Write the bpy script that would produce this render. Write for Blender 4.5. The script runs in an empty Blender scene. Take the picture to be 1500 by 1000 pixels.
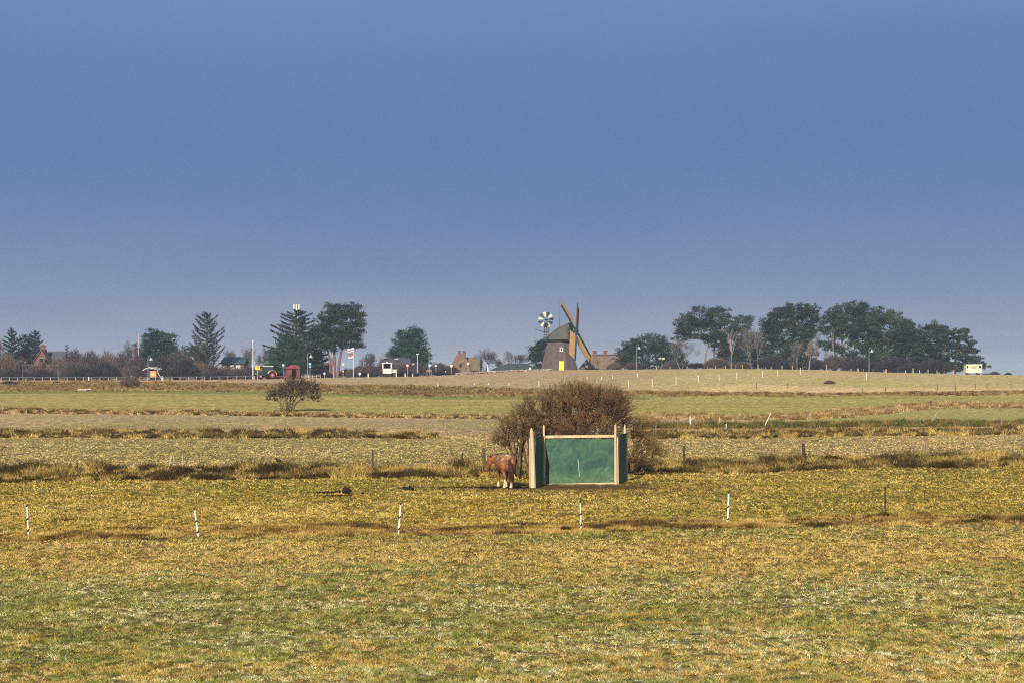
import bpy, math, random
import numpy as np
from mathutils import Vector, Matrix
R = math.radians
sc = bpy.context.scene
COL = sc.collection
F = 2917.0      # focal length in units of a 1500-wide frame
HZ = 548.0      # row of the level line of sight
EYE = 5.0

def lin(r, g, b, k=1.0):
    f = lambda c: (c/12.92 if c <= .04045 else ((c+.055)/1.055)**2.4)
    return tuple(f(c/255.0)*k for c in (r, g, b))

# ------------------------------------------------------------------ noise
def _hash(ix, iy, s):
    n = (ix.astype(np.int64)*374761393 + iy.astype(np.int64)*668265263 + s*1442695041) & 0x7fffffff
    n = ((n ^ (n >> 13))*1274126177) & 0x7fffffff
    n = (n ^ (n >> 16)) & 0x7fffffff
    return (n % 100003)/100003.0
def vnoise(x, y, s=0):
    x = np.asarray(x, float); y = np.asarray(y, float)
    ix = np.floor(x); iy = np.floor(y)
    fx = x-ix; fy = y-iy
    fx = fx*fx*(3-2*fx); fy = fy*fy*(3-2*fy)
    a = _hash(ix, iy, s); b = _hash(ix+1, iy, s); c = _hash(ix, iy+1, s); d = _hash(ix+1, iy+1, s)
    return (a*(1-fx)+b*fx)*(1-fy)+(c*(1-fx)+d*fx)*fy
def fbm(x, y, s=0, o=4):
    t = 0; a = .5; n = 0
    for i in range(o):
        t = t+a*vnoise(x*2**i, y*2**i, s+i*17); n += a; a *= .5
    return t/n
def sstep(a, b, x):
    t = np.clip((x-a)/(b-a), 0, 1)
    return t*t*(3-2*t)

# ------------------------------------------------------------------ terrain: flat marsh, then a long rise to a low ridge
CR_U = np.array([-900, 0, 200, 400, 500, 620, 670, 750, 830, 950, 1080, 1200, 1300, 1400, 1500, 2400])
CR_PY = np.array([557, 557, 557, 555, 552.5, 551, 548, 543.5, 541.5, 540.5, 539.5, 541.5, 545, 547.3, 549, 551])
CR_D = np.array([400, 400, 400, 405, 415, 430, 440, 455, 465, 460, 430, 425, 425, 425, 425, 425])
_u = np.linspace(-900, 2400, 661)
_py = np.interp(_u, CR_U, CR_PY); _d = np.interp(_u, CR_U, CR_D)
_k = np.ones(9)/9
_py = np.convolve(np.pad(_py, 4, mode='edge'), _k, 'valid'); _d = np.convolve(np.pad(_d, 4, mode='edge'), _k, 'valid')
_z = EYE-(_py-HZ)*_d/F
def rise(x, y):
    x = np.asarray(x, float); y = np.asarray(y, float)
    u = 750+F*x/np.maximum(y, 200)
    zc = np.interp(u, _u, _z); dc = np.interp(u, _u, _d)
    t = np.clip((y-250)/(dc-250), 0, 1)
    s = t*t*(1-t)*.6+t*(1-(1-t)*.6)
    s = t
    t2 = sstep(0, 1, (y-dc-140)/500)
    return zc*s*(1-t2)+2.0*t2
def inv_row(u, py):
    """distance at which the ground is met under a line of sight, for a bearing u"""
    lo, hi = 20.0, 460.0
    for _ in range(40):
        m = (lo+hi)/2
        z = float(rise((u-750)/F*m, m))
        row = HZ+(EYE-z)*F/m
        if row > py: lo = m
        else: hi = m
    return (lo+hi)/2
def line(pts):
    """a field boundary: returns f(u)->distance"""
    us = np.arange(-1200, 2701, 25.0)
    p = np.interp(us, [a for a, b in pts], [b for a, b in pts])
    ds = np.array([inv_row(a, b) for a, b in zip(us, p)])
    return lambda u: np.interp(u, us, ds)
L = {
 'fence': line([(0, 792), (300, 787), (600, 784), (850, 779), (1100, 774), (1300, 767), (1500, 770)]),
 'fence2': line([(0, 781), (300, 773), (600, 772), (850, 768), (1100, 764), (1300, 755), (1500, 758)]),
 'd1n': line([(0, 704), (300, 701), (500, 698), (700, 698), (780, 700), (950, 690), (1100, 692), (1250, 684), (1500, 683)]),
 'd1f': line([(0, 688), (300, 688), (500, 686), (700, 685), (780, 688), (950, 678), (1100, 678), (1250, 672), (1500, 671)]),
 'd2n': line([(0, 640), (300, 641), (600, 641), (720, 642), (930, 641), (1100, 641), (1200, 638), (1500, 635)]),
 'd2f': line([(0, 633), (300, 633), (600, 635), (720, 639), (930, 633), (1100, 633), (1200, 630), (1500, 628)]),
 'd3n': line([(0, 605), (150, 605), (300, 607), (500, 611), (720, 613), (950, 614), (1500, 614)]),
 'd3f': line([(0, 599), (150, 601), (300, 602), (500, 606), (720, 609), (950, 611), (1500, 611)]),
 'rg_n': line([(930, 626), (1100, 626), (1200, 624), (1500, 623)]),
 'rg_f': line([(930, 622), (1100, 621), (1200, 618.5), (1500, 617)]),
 'br_n': line([(930, 613), (1100, 614), (1180, 613), (1250, 609), (1330, 601), (1380, 597), (1500, 596)]),
 'br_f': line([(930, 606), (1100, 610), (1180, 606), (1250, 599), (1330, 592), (1380, 591), (1500, 591)]),
 'bk_n': line([(0, 572), (200, 571), (400, 573), (650, 579), (900, 579), (1050, 580), (1200, 580), (1350, 579), (1500, 577)]),
 'bk_f': line([(0, 560), (200, 560), (330, 561), (400, 564), (650, 566), (750, 570), (900, 573), (1050, 576), (1200, 577), (1300, 576), (1500, 573)]),
 'ps_n': line([(900, 574), (1050, 577), (1200, 576), (1350, 574), (1500, 571)]),
 'ps_f': line([(900, 572), (1000, 569), (1100, 562), (1200, 566), (1350, 567), (1500, 568)]),
}
def band(y, n, f, soft):
    return sstep(0, 1, (y-n)/soft+.5)*(1-sstep(0, 1, (y-f)/soft+.5))
def height(x, y):
    x = np.asarray(x, float); y = np.asarray(y, float)
    u = 750+F*x/np.maximum(y, 20)
    z = rise(x, y)
    w = (1-sstep(230, 420, y))
    z = z+(fbm(x*.06, y*.06, 5, 3)-.5)*.22*w*sstep(20, 45, y)+(fbm(x*3.0, y*2.2, 9, 2)-.5)*.07*(1-sstep(70, 130, y))+(fbm(x*.9, y*.9, 9, 2)-.5)*.05*w
    for a, b, dep in (('d1n', 'd1f', .32), ('d2n', 'd2f', .3)):
        n, f = L[a](u), L[b](u)
        m = (n+f)/2; h = (f-n)/2
        z = z-dep*np.exp(-((y-m)/(h*.55+.3))**2)*((u < 640) | (u > 900) | (a == 'd1n'))
    z = z+.25*band(y, L['bk_n'](u), L['bk_f'](u), 8.0)*(fbm(x*.25, y*.12, 12, 3)+.2)
    return z
def H(x, y): return float(height(np.array([x]), np.array([y]))[0])

# colours of the plant cover and soil, real surface colours
K = .97
STRAW = np.array(lin(208, 178, 96))*K
TAN = np.array(lin(212, 182, 122))*K
OCHRE = np.array(lin(168, 142, 60))*K
GREEN = np.array(lin(104, 114, 44))*K
LUSH = np.array(lin(92, 116, 46))*K
OLIVE = np.array(lin(170, 156, 90))*K
SAGE = np.array(lin(166, 162, 94))*K
BROWN = np.array(lin(138, 106, 58))*K
RUST = np.array(lin(168, 134, 78))*K
PINK = np.array(lin(190, 160, 122))*K
DARK = np.array(lin(80, 64, 38))*K
PALE = np.array(lin(218, 206, 156))*K
SOIL = np.array(lin(106, 84, 58))*K
def mix(a, b, t):
    t = np.clip(t, 0, 1)
    return a+(b-a)*(t[:, None] if np.ndim(t) else t)
def cover(x, y):
    x = np.asarray(x, float); y = np.asarray(y, float)
    u = 750+F*x/np.maximum(y, 20)
    n1 = fbm(x*.10, y*.10, 1); n2 = fbm(x*.45, y*.45, 2); n3 = fbm(x*2.2, y*2.2, 3, 3); n4 = vnoise(x*7, y*7, 4)
    wob = (fbm(x*.25, y*.08, 31)-.5)
    def B(a, b, soft, w=0.):
        return band(y+wob*w, L[a](u), L[b](u), soft)
    n = len(x)
    base = np.tile(OCHRE, (n, 1))
    base = mix(base, STRAW, sstep(.38, .66, n2*.5+n3*.5))
    # near field: green tufts among dry ochre blades and pale frosted ones, mixed tuft by tuft
    near = 1-sstep(-1.5, 1.5, y-L['fence'](u)+wob*2)
    pick = vnoise(x*15, y*11, 44)*.5+vnoise(x*5.5, y*4, 45)*.5
    gw = .22+.66*sstep(.41, .62, n1*.35+n2*.3+n3*.35+.10*np.exp(-((y-46)/6.5)**2)-.015)   # share of green
    gw = gw*(1-.65*sstep(51.5, 54, y+wob*5)*(1-sstep(58.5, 61, y)))
    c = mix(mix(base, RUST, .55*sstep(.45, .6, fbm(x*1.1, y*1.1, 46))), np.tile(TAN, (n, 1)), .35*sstep(.5, .7, vnoise(x*5, y*5, 47)))
    c = mix(c, mix(np.tile(GREEN, (n, 1)), LUSH, sstep(.4, .7, n3)), .92*sstep(-.16, .16, gw*.62+.18-pick)*.9)
    pl = sstep(.47, .60, fbm(x*.4, y*.6, 51)*.5+fbm(x*3.5, y*5, 52)*.5)*(1-sstep(46, 54, y+wob*8))
    c = mix(c, np.tile(PALE, (n, 1)), (.8*pl+.12)*sstep(.44, .6, vnoise(x*13, y*14, 53)))
    gb = .16+.42*sstep(.42, .6, n1*.5+n3*.5+.03*(u > 1050))
    base = mix(base, mix(np.tile(GREEN, (n, 1)), OCHRE, .25), .85*sstep(-.12, .12, gb*.62+.17-pick))
    col = mix(base, c, near)
    # worn ground near the shelter
    worn = np.exp(-(((x-2.6)/6.5)**2+((y-86.5)/3.2)**2)*1.2)
    col = mix(col, np.tile(RUST*.62, (n, 1)), worn*1.3*sstep(.25, .6, n3*.5+n2*.5))
    mud = np.maximum(np.exp(-(((x+.6)/1.3)**2+((y-87.6)/1.1)**2))+.8*np.exp(-(((x+2.2)/2.6)**2+((y-87.4)/.5)**2)), .7*np.exp(-(((x-8)/1.6)**2+((y-92.5)/.9)**2)))
    col = mix(col, np.tile(DARK*.22, (n, 1)), sstep(.30, .55, mud*n2*1.9))
    for mx, my, sx, sy in ((-7.6, 84, 1.1, .6), (-7.3, 81.6, .9, .5), (-4.5, 87, .45, .4), (-15.5, 68.5, .5, .3), (-18, 92, .6, .4)):
        col = mix(col, np.tile(DARK*.22, (n, 1)), sstep(.25, .6, np.exp(-(((x-mx)/sx)**2+((y-my)/sy)**2))*(.4+1.4*n3)))
    col = mix(col, mix(np.tile(RUST, (n, 1)), DARK, sstep(.45, .7, n3)*.7), B('fence', 'fence2', 1.2, 3)*.9)
    # field beyond the first ditch
    a = sstep(-1, 1, y-L['d1f'](u))
    f2 = mix(mix(np.tile(TAN, (n, 1)), OLIVE, .75*sstep(.30, .62, n1*.5+n3*.5)), SOIL, .45*sstep(.56, .7, n3))
    col = mix(col, f2, a)
    a = sstep(-2, 2, y-L['d2f'](u)+wob*4)
    f3 = mix(mix(np.tile(TAN, (n, 1)), PINK, sstep(.35, .6, n1*.6+n2*.4)), SOIL, .5*sstep(.5, .65, n3))
    f3 = mix(f3, np.tile(OLIVE, (n, 1)), .55*sstep(.45, .6, fbm(x*.05, y*.03, 61)))
    f3r = mix(mix(np.tile(PINK, (n, 1)), BROWN, .6*sstep(.4, .6, n2)), TAN, .3*n3)
    f3 = mix(f3, f3r, sstep(900, 960, u))
    col = mix(col, f3, a)
    near_d3 = B('d2f', 'd3n', 3)*sstep(-60, -6, y-L['d3n'](u))*(u < 930)
    col = mix(col, mix(np.tile(PINK, (n, 1)), BROWN, .4*n2), near_d3*.45)
    a = sstep(-3, 3, y-L['d3f'](u)+wob*6)
    stripes = vnoise(x*.02, y*.25, 71)
    f4 = mix(mix(np.tile(OLIVE, (n, 1)), SAGE, sstep(.3, .7, n1)), mix(np.tile(GREEN, (n, 1)), OLIVE, .4), .15+.45*sstep(.45, .7, stripes))
    f4 = mix(f4, np.tile(STRAW*.9, (n, 1)), .30)
    col = mix(col, f4, a)
    # right-hand part: green strip nearer than the brown bank, dark green verge
    rgt = sstep(1110, 1230, u)
    col = mix(col, mix(np.tile(OLIVE, (n, 1)), SAGE, .5*n1+.2), rgt*band(y, L['rg_f'](u), L['br_n'](u), 5))
    col = mix(col, mix(np.tile(BROWN*.9, (n, 1)), PINK, .7*sstep(.3, .7, n3*.5+n2*.5)), sstep(930, 1000, u)*B('br_n', 'br_f', 6, 8))
    col = mix(col, mix(np.tile(GREEN*.55, (n, 1)), DARK, n2), sstep(930, 1100, u)*B('rg_n', 'rg_f', 3, 2))
    # bank and upper fields
    a = sstep(-4, 4, y-L['bk_n'](u)+wob*8)
    up = mix(mix(np.tile(PINK, (n, 1)), BROWN, .35*sstep(.4, .65, n2)), TAN, .35*n3)
    upr = mix(mix(np.tile(OLIVE*1.05, (n, 1)), TAN, .35+.5*sstep(.3, .7, n2*.5+n1*.5)), PINK, .35*sstep(.45, .6, n1))
    dcr = np.interp(u, _u, _d)
    tt = (y-330)/(dcr-330)
    up = mix(up, upr, sstep(0, 1, ((u-905)/110)+(1-tt)*.9-.35))
    col = mix(col, up, a)
    ban = mix(mix(np.tile(BROWN, (n, 1)), DARK, .6*sstep(.45, .65, n2)), OLIVE, .45*sstep(.4, .6, n1))
    ban = mix(ban, np.tile(RUST, (n, 1))*.9, .5*(u < 330)*1.*n2)
    col = mix(col, ban, B('bk_n', 'bk_f', 8, 14))
    gst = band(y, L['bk_n'](u)-14, L['bk_n'](u)-1, 6)*(u < 950)
    col = mix(col, np.tile(GREEN*1.1, (n, 1)), gst*.6)
    col = mix(col, mix(np.tile(TAN*1.15, (n, 1)), PINK*1.15, n2*.6), sstep(930, 1060, u)*B('ps_n', 'ps_f', 5, 10))
    # ditches and rough strips
    for p, q, s in (('d1n', 'd1f', 1.5), ('d2n', 'd2f', 2.5), ('d3n', 'd3f', 3)):
        k = B(p, q, s, 2)
        if p == 'd2n': k = k*np.where((u > 610) & (u < 900), 0, 1)
        if p == 'd3n': k = k*(u < 950)
        col = mix(col, mix(np.tile(DARK, (n, 1)), BROWN, sstep(.3, .7, n2*.5+n3*.5)), k)
    return col*(.78+.44*n4)[:, None]

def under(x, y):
    # what shows between the tufts on the near pastures: soil colour, darkened
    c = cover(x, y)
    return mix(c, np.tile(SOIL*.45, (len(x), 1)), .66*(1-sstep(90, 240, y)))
def np_mesh(name, verts, tris=None, quads=None, col=None, smooth=False):
    me = bpy.data.meshes.new(name)
    faces = tris if tris is not None else quads
    k = 3 if tris is not None else 4
    me.vertices.add(len(verts)); me.vertices.foreach_set('co', np.ascontiguousarray(verts, np.float32).ravel())
    me.loops.add(len(faces)*k); me.loops.foreach_set('vertex_index', np.ascontiguousarray(faces, np.int32).ravel())
    me.polygons.add(len(faces))
    me.polygons.foreach_set('loop_start', np.arange(0, len(faces)*k, k, dtype=np.int32))
    me.polygons.foreach_set('loop_total', np.full(len(faces), k, np.int32))
    if smooth: me.polygons.foreach_set('use_smooth', np.ones(len(faces), bool))
    if col is not None:
        a = me.color_attributes.new('Tint', 'FLOAT_COLOR', 'POINT')
        c = np.ones((len(verts), 4), np.float32); c[:, :3] = col
        a.data.foreach_set('color', c.ravel())
    me.update(calc_edges=True)
    return me

# ------------------------------------------------------------------ materials
def new_mat(name):
    m = bpy.data.materials.new(name); m.use_nodes = True
    nt = m.node_tree; b = nt.nodes['Principled BSDF']
    return m, nt, b
MATS = {}
def mat(name, rgb=None, rough=.8, var=.18, scale=2.0, metal=0., rgb2=None, bump=0., stretch=None, spec=.3):
    if name in MATS: return MATS[name]
    m, nt, b = new_mat(name)
    c1 = lin(*rgb, k=.82); c2 = lin(*rgb2, k=.82) if rgb2 else tuple(c*(1-var*1.6) for c in c1)
    tc = nt.nodes.new('ShaderNodeTexCoord'); mp = nt.nodes.new('ShaderNodeMapping')
    if stretch: mp.inputs['Scale'].default_value = stretch
    nz = nt.nodes.new('ShaderNodeTexNoise'); nz.inputs['Scale'].default_value = scale; nz.inputs['Detail'].default_value = 5
    nz.inputs['Roughness'].default_value = .65
    rp = nt.nodes.new('ShaderNodeValToRGB')
    rp.color_ramp.elements[0].position = .34; rp.color_ramp.elements[1].position = .66
    rp.color_ramp.elements[0].color = (*c2, 1); rp.color_ramp.elements[1].color = (*c1, 1)
    nt.links.new(tc.outputs['Object'], mp.inputs[0]); nt.links.new(mp.outputs[0], nz.inputs[0])
    nt.links.new(nz.outputs[0], rp.inputs[0]); nt.links.new(rp.outputs[0], b.inputs['Base Color'])
    b.inputs['Roughness'].default_value = rough; b.inputs['Metallic'].default_value = metal
    b.inputs['Specular IOR Level'].default_value = spec
    if bump:
        bp = nt.nodes.new('ShaderNodeBump'); bp.inputs['Strength'].default_value = bump; bp.inputs['Distance'].default_value = .05
        nt.links.new(nz.outputs[0], bp.inputs['Height']); nt.links.new(bp.outputs[0], b.inputs['Normal'])
    MATS[name] = m
    return m

# ------------------------------------------------------------------ ground
def build_ground():
    rows = [-300, -60, 0, 12, 20, 26]
    py = 1080.0
    while py > 608:
        rows.append(EYE*F/(py-HZ)); py -= 1.0
    y = rows[-1]
    while y < 530: y += .9; rows.append(y)
    rows += [540, 555, 580, 610, 650, 700, 760, 840, 930, 1050, 1250, 1500, 2000, 3000, 4500]
    cols = list(np.arange(-4200, -1200, 60.0))+list(np.arange(-1200, -200, 8.0))+list(np.arange(-200, 1700, 4.0))+list(np.arange(1700, 2700, 8.0))+list(np.arange(2700, 5700, 60.0))
    Y, U = np.meshgrid(np.array(rows, float), np.array(cols), indexing='ij')
    X = (U-750)/F*np.maximum(Y, 25)
    Y = Y.ravel(); X = X.ravel()
    Z = height(X, Y)
    nr, nc = len(rows), len(cols)
    idx = np.arange(nr*nc).reshape(nr, nc)
    q = np.stack([idx[:-1, :-1], idx[:-1, 1:], idx[1:, 1:], idx[1:, :-1]], -1).reshape(-1, 4)
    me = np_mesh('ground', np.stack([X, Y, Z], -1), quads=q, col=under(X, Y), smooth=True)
    o = bpy.data.objects.new('ground', me); COL.objects.link(o); o['kind'] = 'structure'
    m, nt, b = new_mat('field_ground')
    at = nt.nodes.new('ShaderNodeAttribute'); at.attribute_name = 'Tint'
    tc = nt.nodes.new('ShaderNodeTexCoord')
    def noise(s, d, st=(1, 1, 1)):
        mp = nt.nodes.new('ShaderNodeMapping'); mp.inputs['Scale'].default_value = st
        n = nt.nodes.new('ShaderNodeTexNoise'); n.inputs['Scale'].default_value = s; n.inputs['Detail'].default_value = d
        n.inputs['Roughness'].default_value = .7
        nt.links.new(tc.outputs['Object'], mp.inputs[0]); nt.links.new(mp.outputs[0], n.inputs[0]); return n
    n1 = noise(5, 6); n2 = noise(1.1, 4, (1, .5, 1))
    def ramp(src, a, b_, lo, hi):
        r = nt.nodes.new('ShaderNodeMapRange'); r.inputs[1].default_value = a; r.inputs[2].default_value = b_
        r.inputs[3].default_value = lo; r.inputs[4].default_value = hi; nt.links.new(src.outputs[0], r.inputs[0]); return r
    r1 = ramp(n1, .32, .68, .45, 1.35); r2 = ramp(n2, .35, .65, .75, 1.2)
    mu = nt.nodes.new('ShaderNodeMath'); mu.operation = 'MULTIPLY'; nt.links.new(r1.outputs[0], mu.inputs[0]); nt.links.new(r2.outputs[0], mu.inputs[1])
    # furrows and stubble rows running away over the farther fields
    n3 = noise(1.0, 4, (2.6, .34, 1)); r3 = ramp(n3, .36, .64, .76, 1.26)
    sp = nt.nodes.new('ShaderNodeSeparateXYZ'); nt.links.new(tc.outputs['Object'], sp.inputs[0])
    fy = nt.nodes.new('ShaderNodeMapRange'); fy.inputs[1].default_value = 110; fy.inputs[2].default_value = 260; nt.links.new(sp.outputs[1], fy.inputs[0])
    lm = nt.nodes.new('ShaderNodeMix'); lm.inputs[2].default_value = 1.0; nt.links.new(fy.outputs[0], lm.inputs[0]); nt.links.new(r3.outputs[0], lm.inputs[3])
    m2 = nt.nodes.new('ShaderNodeMath'); m2.operation = 'MULTIPLY'; nt.links.new(mu.outputs[0], m2.inputs[0]); nt.links.new(lm.outputs[0], m2.inputs[1])
    vm = nt.nodes.new('ShaderNodeVectorMath'); vm.operation = 'SCALE'
    nt.links.new(at.outputs['Color'], vm.inputs[0]); nt.links.new(m2.outputs[0], vm.inputs['Scale'])
    nt.links.new(vm.outputs[0], b.inputs['Base Color'])
    b.inputs['Roughness'].default_value = 1; b.inputs['Specular IOR Level'].default_value = .05
    bp = nt.nodes.new('ShaderNodeBump'); bp.inputs['Strength'].default_value = .8; bp.inputs['Distance'].default_value = .05
    nt.links.new(n1.outputs[0], bp.inputs['Height']); nt.links.new(bp.outputs[0], b.inputs['Normal'])
    me.materials.append(m)
build_ground()

# ------------------------------------------------------------------ grass blades (one mesh per growth, uncountable)
def blade_mat(name, rough=1.):
    m, nt, b = new_mat(name)
    at = nt.nodes.new('ShaderNodeAttribute'); at.attribute_name = 'Tint'
    nt.links.new(at.outputs['Color'], b.inputs['Base Color'])
    b.inputs['Roughness'].default_value = rough; b.inputs['Specular IOR Level'].default_value = .1
    return m
BLADE = blade_mat('grass_blade')
def blades(name, X, Y, col, h, w, nb, lean, rng, label=None, zoff=-.01):
    """tufts at X,Y, each of nb leaning blades; h,w arrays per tuft"""
    n = len(X); Z = height(X, Y)+zoff
    rep = lambda a: np.repeat(a, nb, axis=0)
    bx, by, bz, bh, bw = rep(X), rep(Y), rep(Z), rep(h), rep(w)
    m = n*nb
    a = rng.uniform(0, 2*np.pi, m)
    rr = bh*.35*np.sqrt(rng.uniform(0, 1, m))
    bx = bx+np.cos(a)*rr; by = by+np.sin(a)*rr
    bh = bh*rng.uniform(.45, 1.15, m)
    la = a+rng.normal(0, .8, m); ll = bh*lean*rng.uniform(.2, 1.3, m)
    wa = rng.uniform(0, np.pi, m)*.55-.4
    dx, dy = np.cos(wa)*bw/2, np.sin(wa)*bw/2
    V = np.empty((m, 3, 3), np.float32)
    V[:, 0] = np.stack([bx-dx, by-dy, bz], -1); V[:, 1] = np.stack([bx+dx, by+dy, bz], -1)
    V[:, 2] = np.stack([bx+np.cos(la)*ll, by+np.sin(la)*ll, bz+bh], -1)
    C = rep(col)*rng.uniform(.7, 1.3, m)[:, None]
    C = np.repeat(C, 3, axis=0)
    me = np_mesh(name, V.reshape(-1, 3), tris=np.arange(m*3).reshape(-1, 3), col=C)
    o = bpy.data.objects.new(name, me); COL.objects.link(o); me.materials.append(BLADE)
    o['kind'] = 'stuff'
    if label: o['label'] = label; o['category'] = 'grass'
    return o
rng = np.random.default_rng(7)
def pasture(N, side=False):
    # density follows distance so that the sward reads as closed everywhere
    u = rng.uniform(-120, 1620, N)
    t = rng.uniform(0, 1, N)
    py = 1035-(1035-600)*t
    y = EYE*F/(py-HZ); x = (u-750)/F*y
    if side:      # the sward goes on to either side of the view
        sg = np.where(rng.uniform(0, 1, N) < .5, -1, 1); x = sg*(870/F*y+rng.uniform(0, 16, N))
    y = y+rng.normal(0, .01, N)*y
    c = cover(x, y)
    keep = rng.uniform(0, 1, N) < np.clip(fbm(x*8.5, y*5.5, 77, 2)*4-1.05, .14, 1)
    keep &= ~((x > .4) & (x < 6.2) & (y > 85.6) & (y < 91.5) & (rng.uniform(0, 1, N) < .93))
    x, y, c = x[keep], y[keep], c[keep]
    n = len(x)
    g = fbm(x*8.5, y*5.5, 77, 2)
    dist = y/40
    pal_ = sstep(.25, .45, c[:, 2]/c[:, 0])
    h = (.022+.060*sstep(.35, .75, g))*np.clip(dist, 1, 2.4)**.30*rng.uniform(.6, 1.35, n)*(1-.25*pal_)
    h = h*(1-.35*sstep(120, 240, y))
    w = .016*dist**.9
    c = c*(1.0+(.95-.62*sstep(75, 200, y))[:, None]*(rng.uniform(0, 1, n)[:, None]-.46))
    blades('grass', x, y, np.clip(c, .004, .8), h, w*.92, 4, 1.5, rng, 'short yellow green pasture grass covering the fields' if not side else 'pasture grass at both sides, beyond the frame')
pasture(560000)
pasture(200000, True)
def rough(name, n_, lines, umin, umax, hh, palette, label, dens=None, wob=1., wfac=1.0, gap=.42):
    a, b = L[lines[0]], L[lines[1]]
    u = rng.uniform(umin, umax, n_)
    lo, hi = a(u), b(u)
    t = rng.uniform(-.12, 1.12, n_)
    y = lo+(hi-lo)*t
    x = (u-750)/F*y
    y = y+(fbm(x*.25, x*0, 93)-.5)*wob
    clump = fbm(x*1.1, y*.8, 101, 3)
    keep = clump > gap*rng.uniform(.75, 1.1, n_)
    x, y, u, clump = x[keep], y[keep], u[keep], clump[keep]
    n = len(x)
    s1 = fbm(x*1.1, y*1.0, 111, 3)+rng.normal(0, .09, n)
    pal = np.array(palette)
    i = np.clip(((s1-.3)/.4*len(pal)).astype(int), 0, len(pal)-1)
    c = pal[i]
    big = vnoise(x*.35, y*.35, 121)
    h = hh*(.30+1.1*sstep(.35, .7, clump))*(.6+.8*big)*rng.uniform(.7, 1.25, n)
    w = np.maximum(.02, y*.00034)*wfac*np.ones(n)
    return blades(name, x, y, c, h, w, 8, .75, rng, label)
PAL = [DARK*.7, DARK, BROWN*.8, BROWN, RUST, STRAW, TAN*1.05]
PAL2 = [DARK*.45, DARK*.6, DARK*.9, GREEN*.4, BROWN*.6, BROWN*.85, RUST*.8, STRAW*.85]
rough('rough_grass', 37000, ('fence', 'fence2'), -260, 1760, .12, [DARK*.6, DARK, BROWN*.8, BROWN, RUST*.85, OCHRE*.9, STRAW*.85], 'tufted rust brown grass strip along the white fence posts', gap=.44)
rough('rough_grass', 58000, ('d1n', 'd1f'), -260, 1760, .31, [DARK*.4, DARK*.5, DARK*.7, GREEN*.4, BROWN*.55, BROWN*.7, RUST*.6, STRAW*.8], 'tall dark brown and straw grass along the ditch behind the horse', gap=.36)
rough('rough_grass', 25000, ('d2n', 'd2f'), -260, 640, .29, PAL2, 'rough grass band on the middle ditch at left')
rough('rough_grass', 20000, ('d2n', 'd2f'), 925, 1760, .30, PAL2, 'rough grass band on the middle ditch at right')
rough('rough_grass', 16000, ('d3n', 'd3f'), -260, 930, .28, [DARK*.7, DARK, BROWN*.8, BROWN, BROWN, RUST*.9, TAN*.8], 'low brown grass ridge at the near edge of the green field')
rough('rough_grass', 8000, ('rg_n', 'rg_f'), 930, 1760, .34, [GREEN*.4, DARK*.7, GREEN*.5, GREEN*.7, BROWN], 'dark green verge below the leaning poles')
rough('rough_grass', 16000, ('br_n', 'br_f'), 940, 1760, .34, [BROWN*.7, BROWN*.9, BROWN, PINK*.7, TAN*.75], 'reddish brown bank climbing across the right green field', wob=6)
rough('rough_grass', 20000, ('bk_n', 'bk_f'), -260, 1760, .26, [DARK, BROWN*.8, BROWN*.9, OLIVE*.75, BROWN*.9], 'brown grass bank below the ridge', wob=8, gap=.47)
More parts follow.
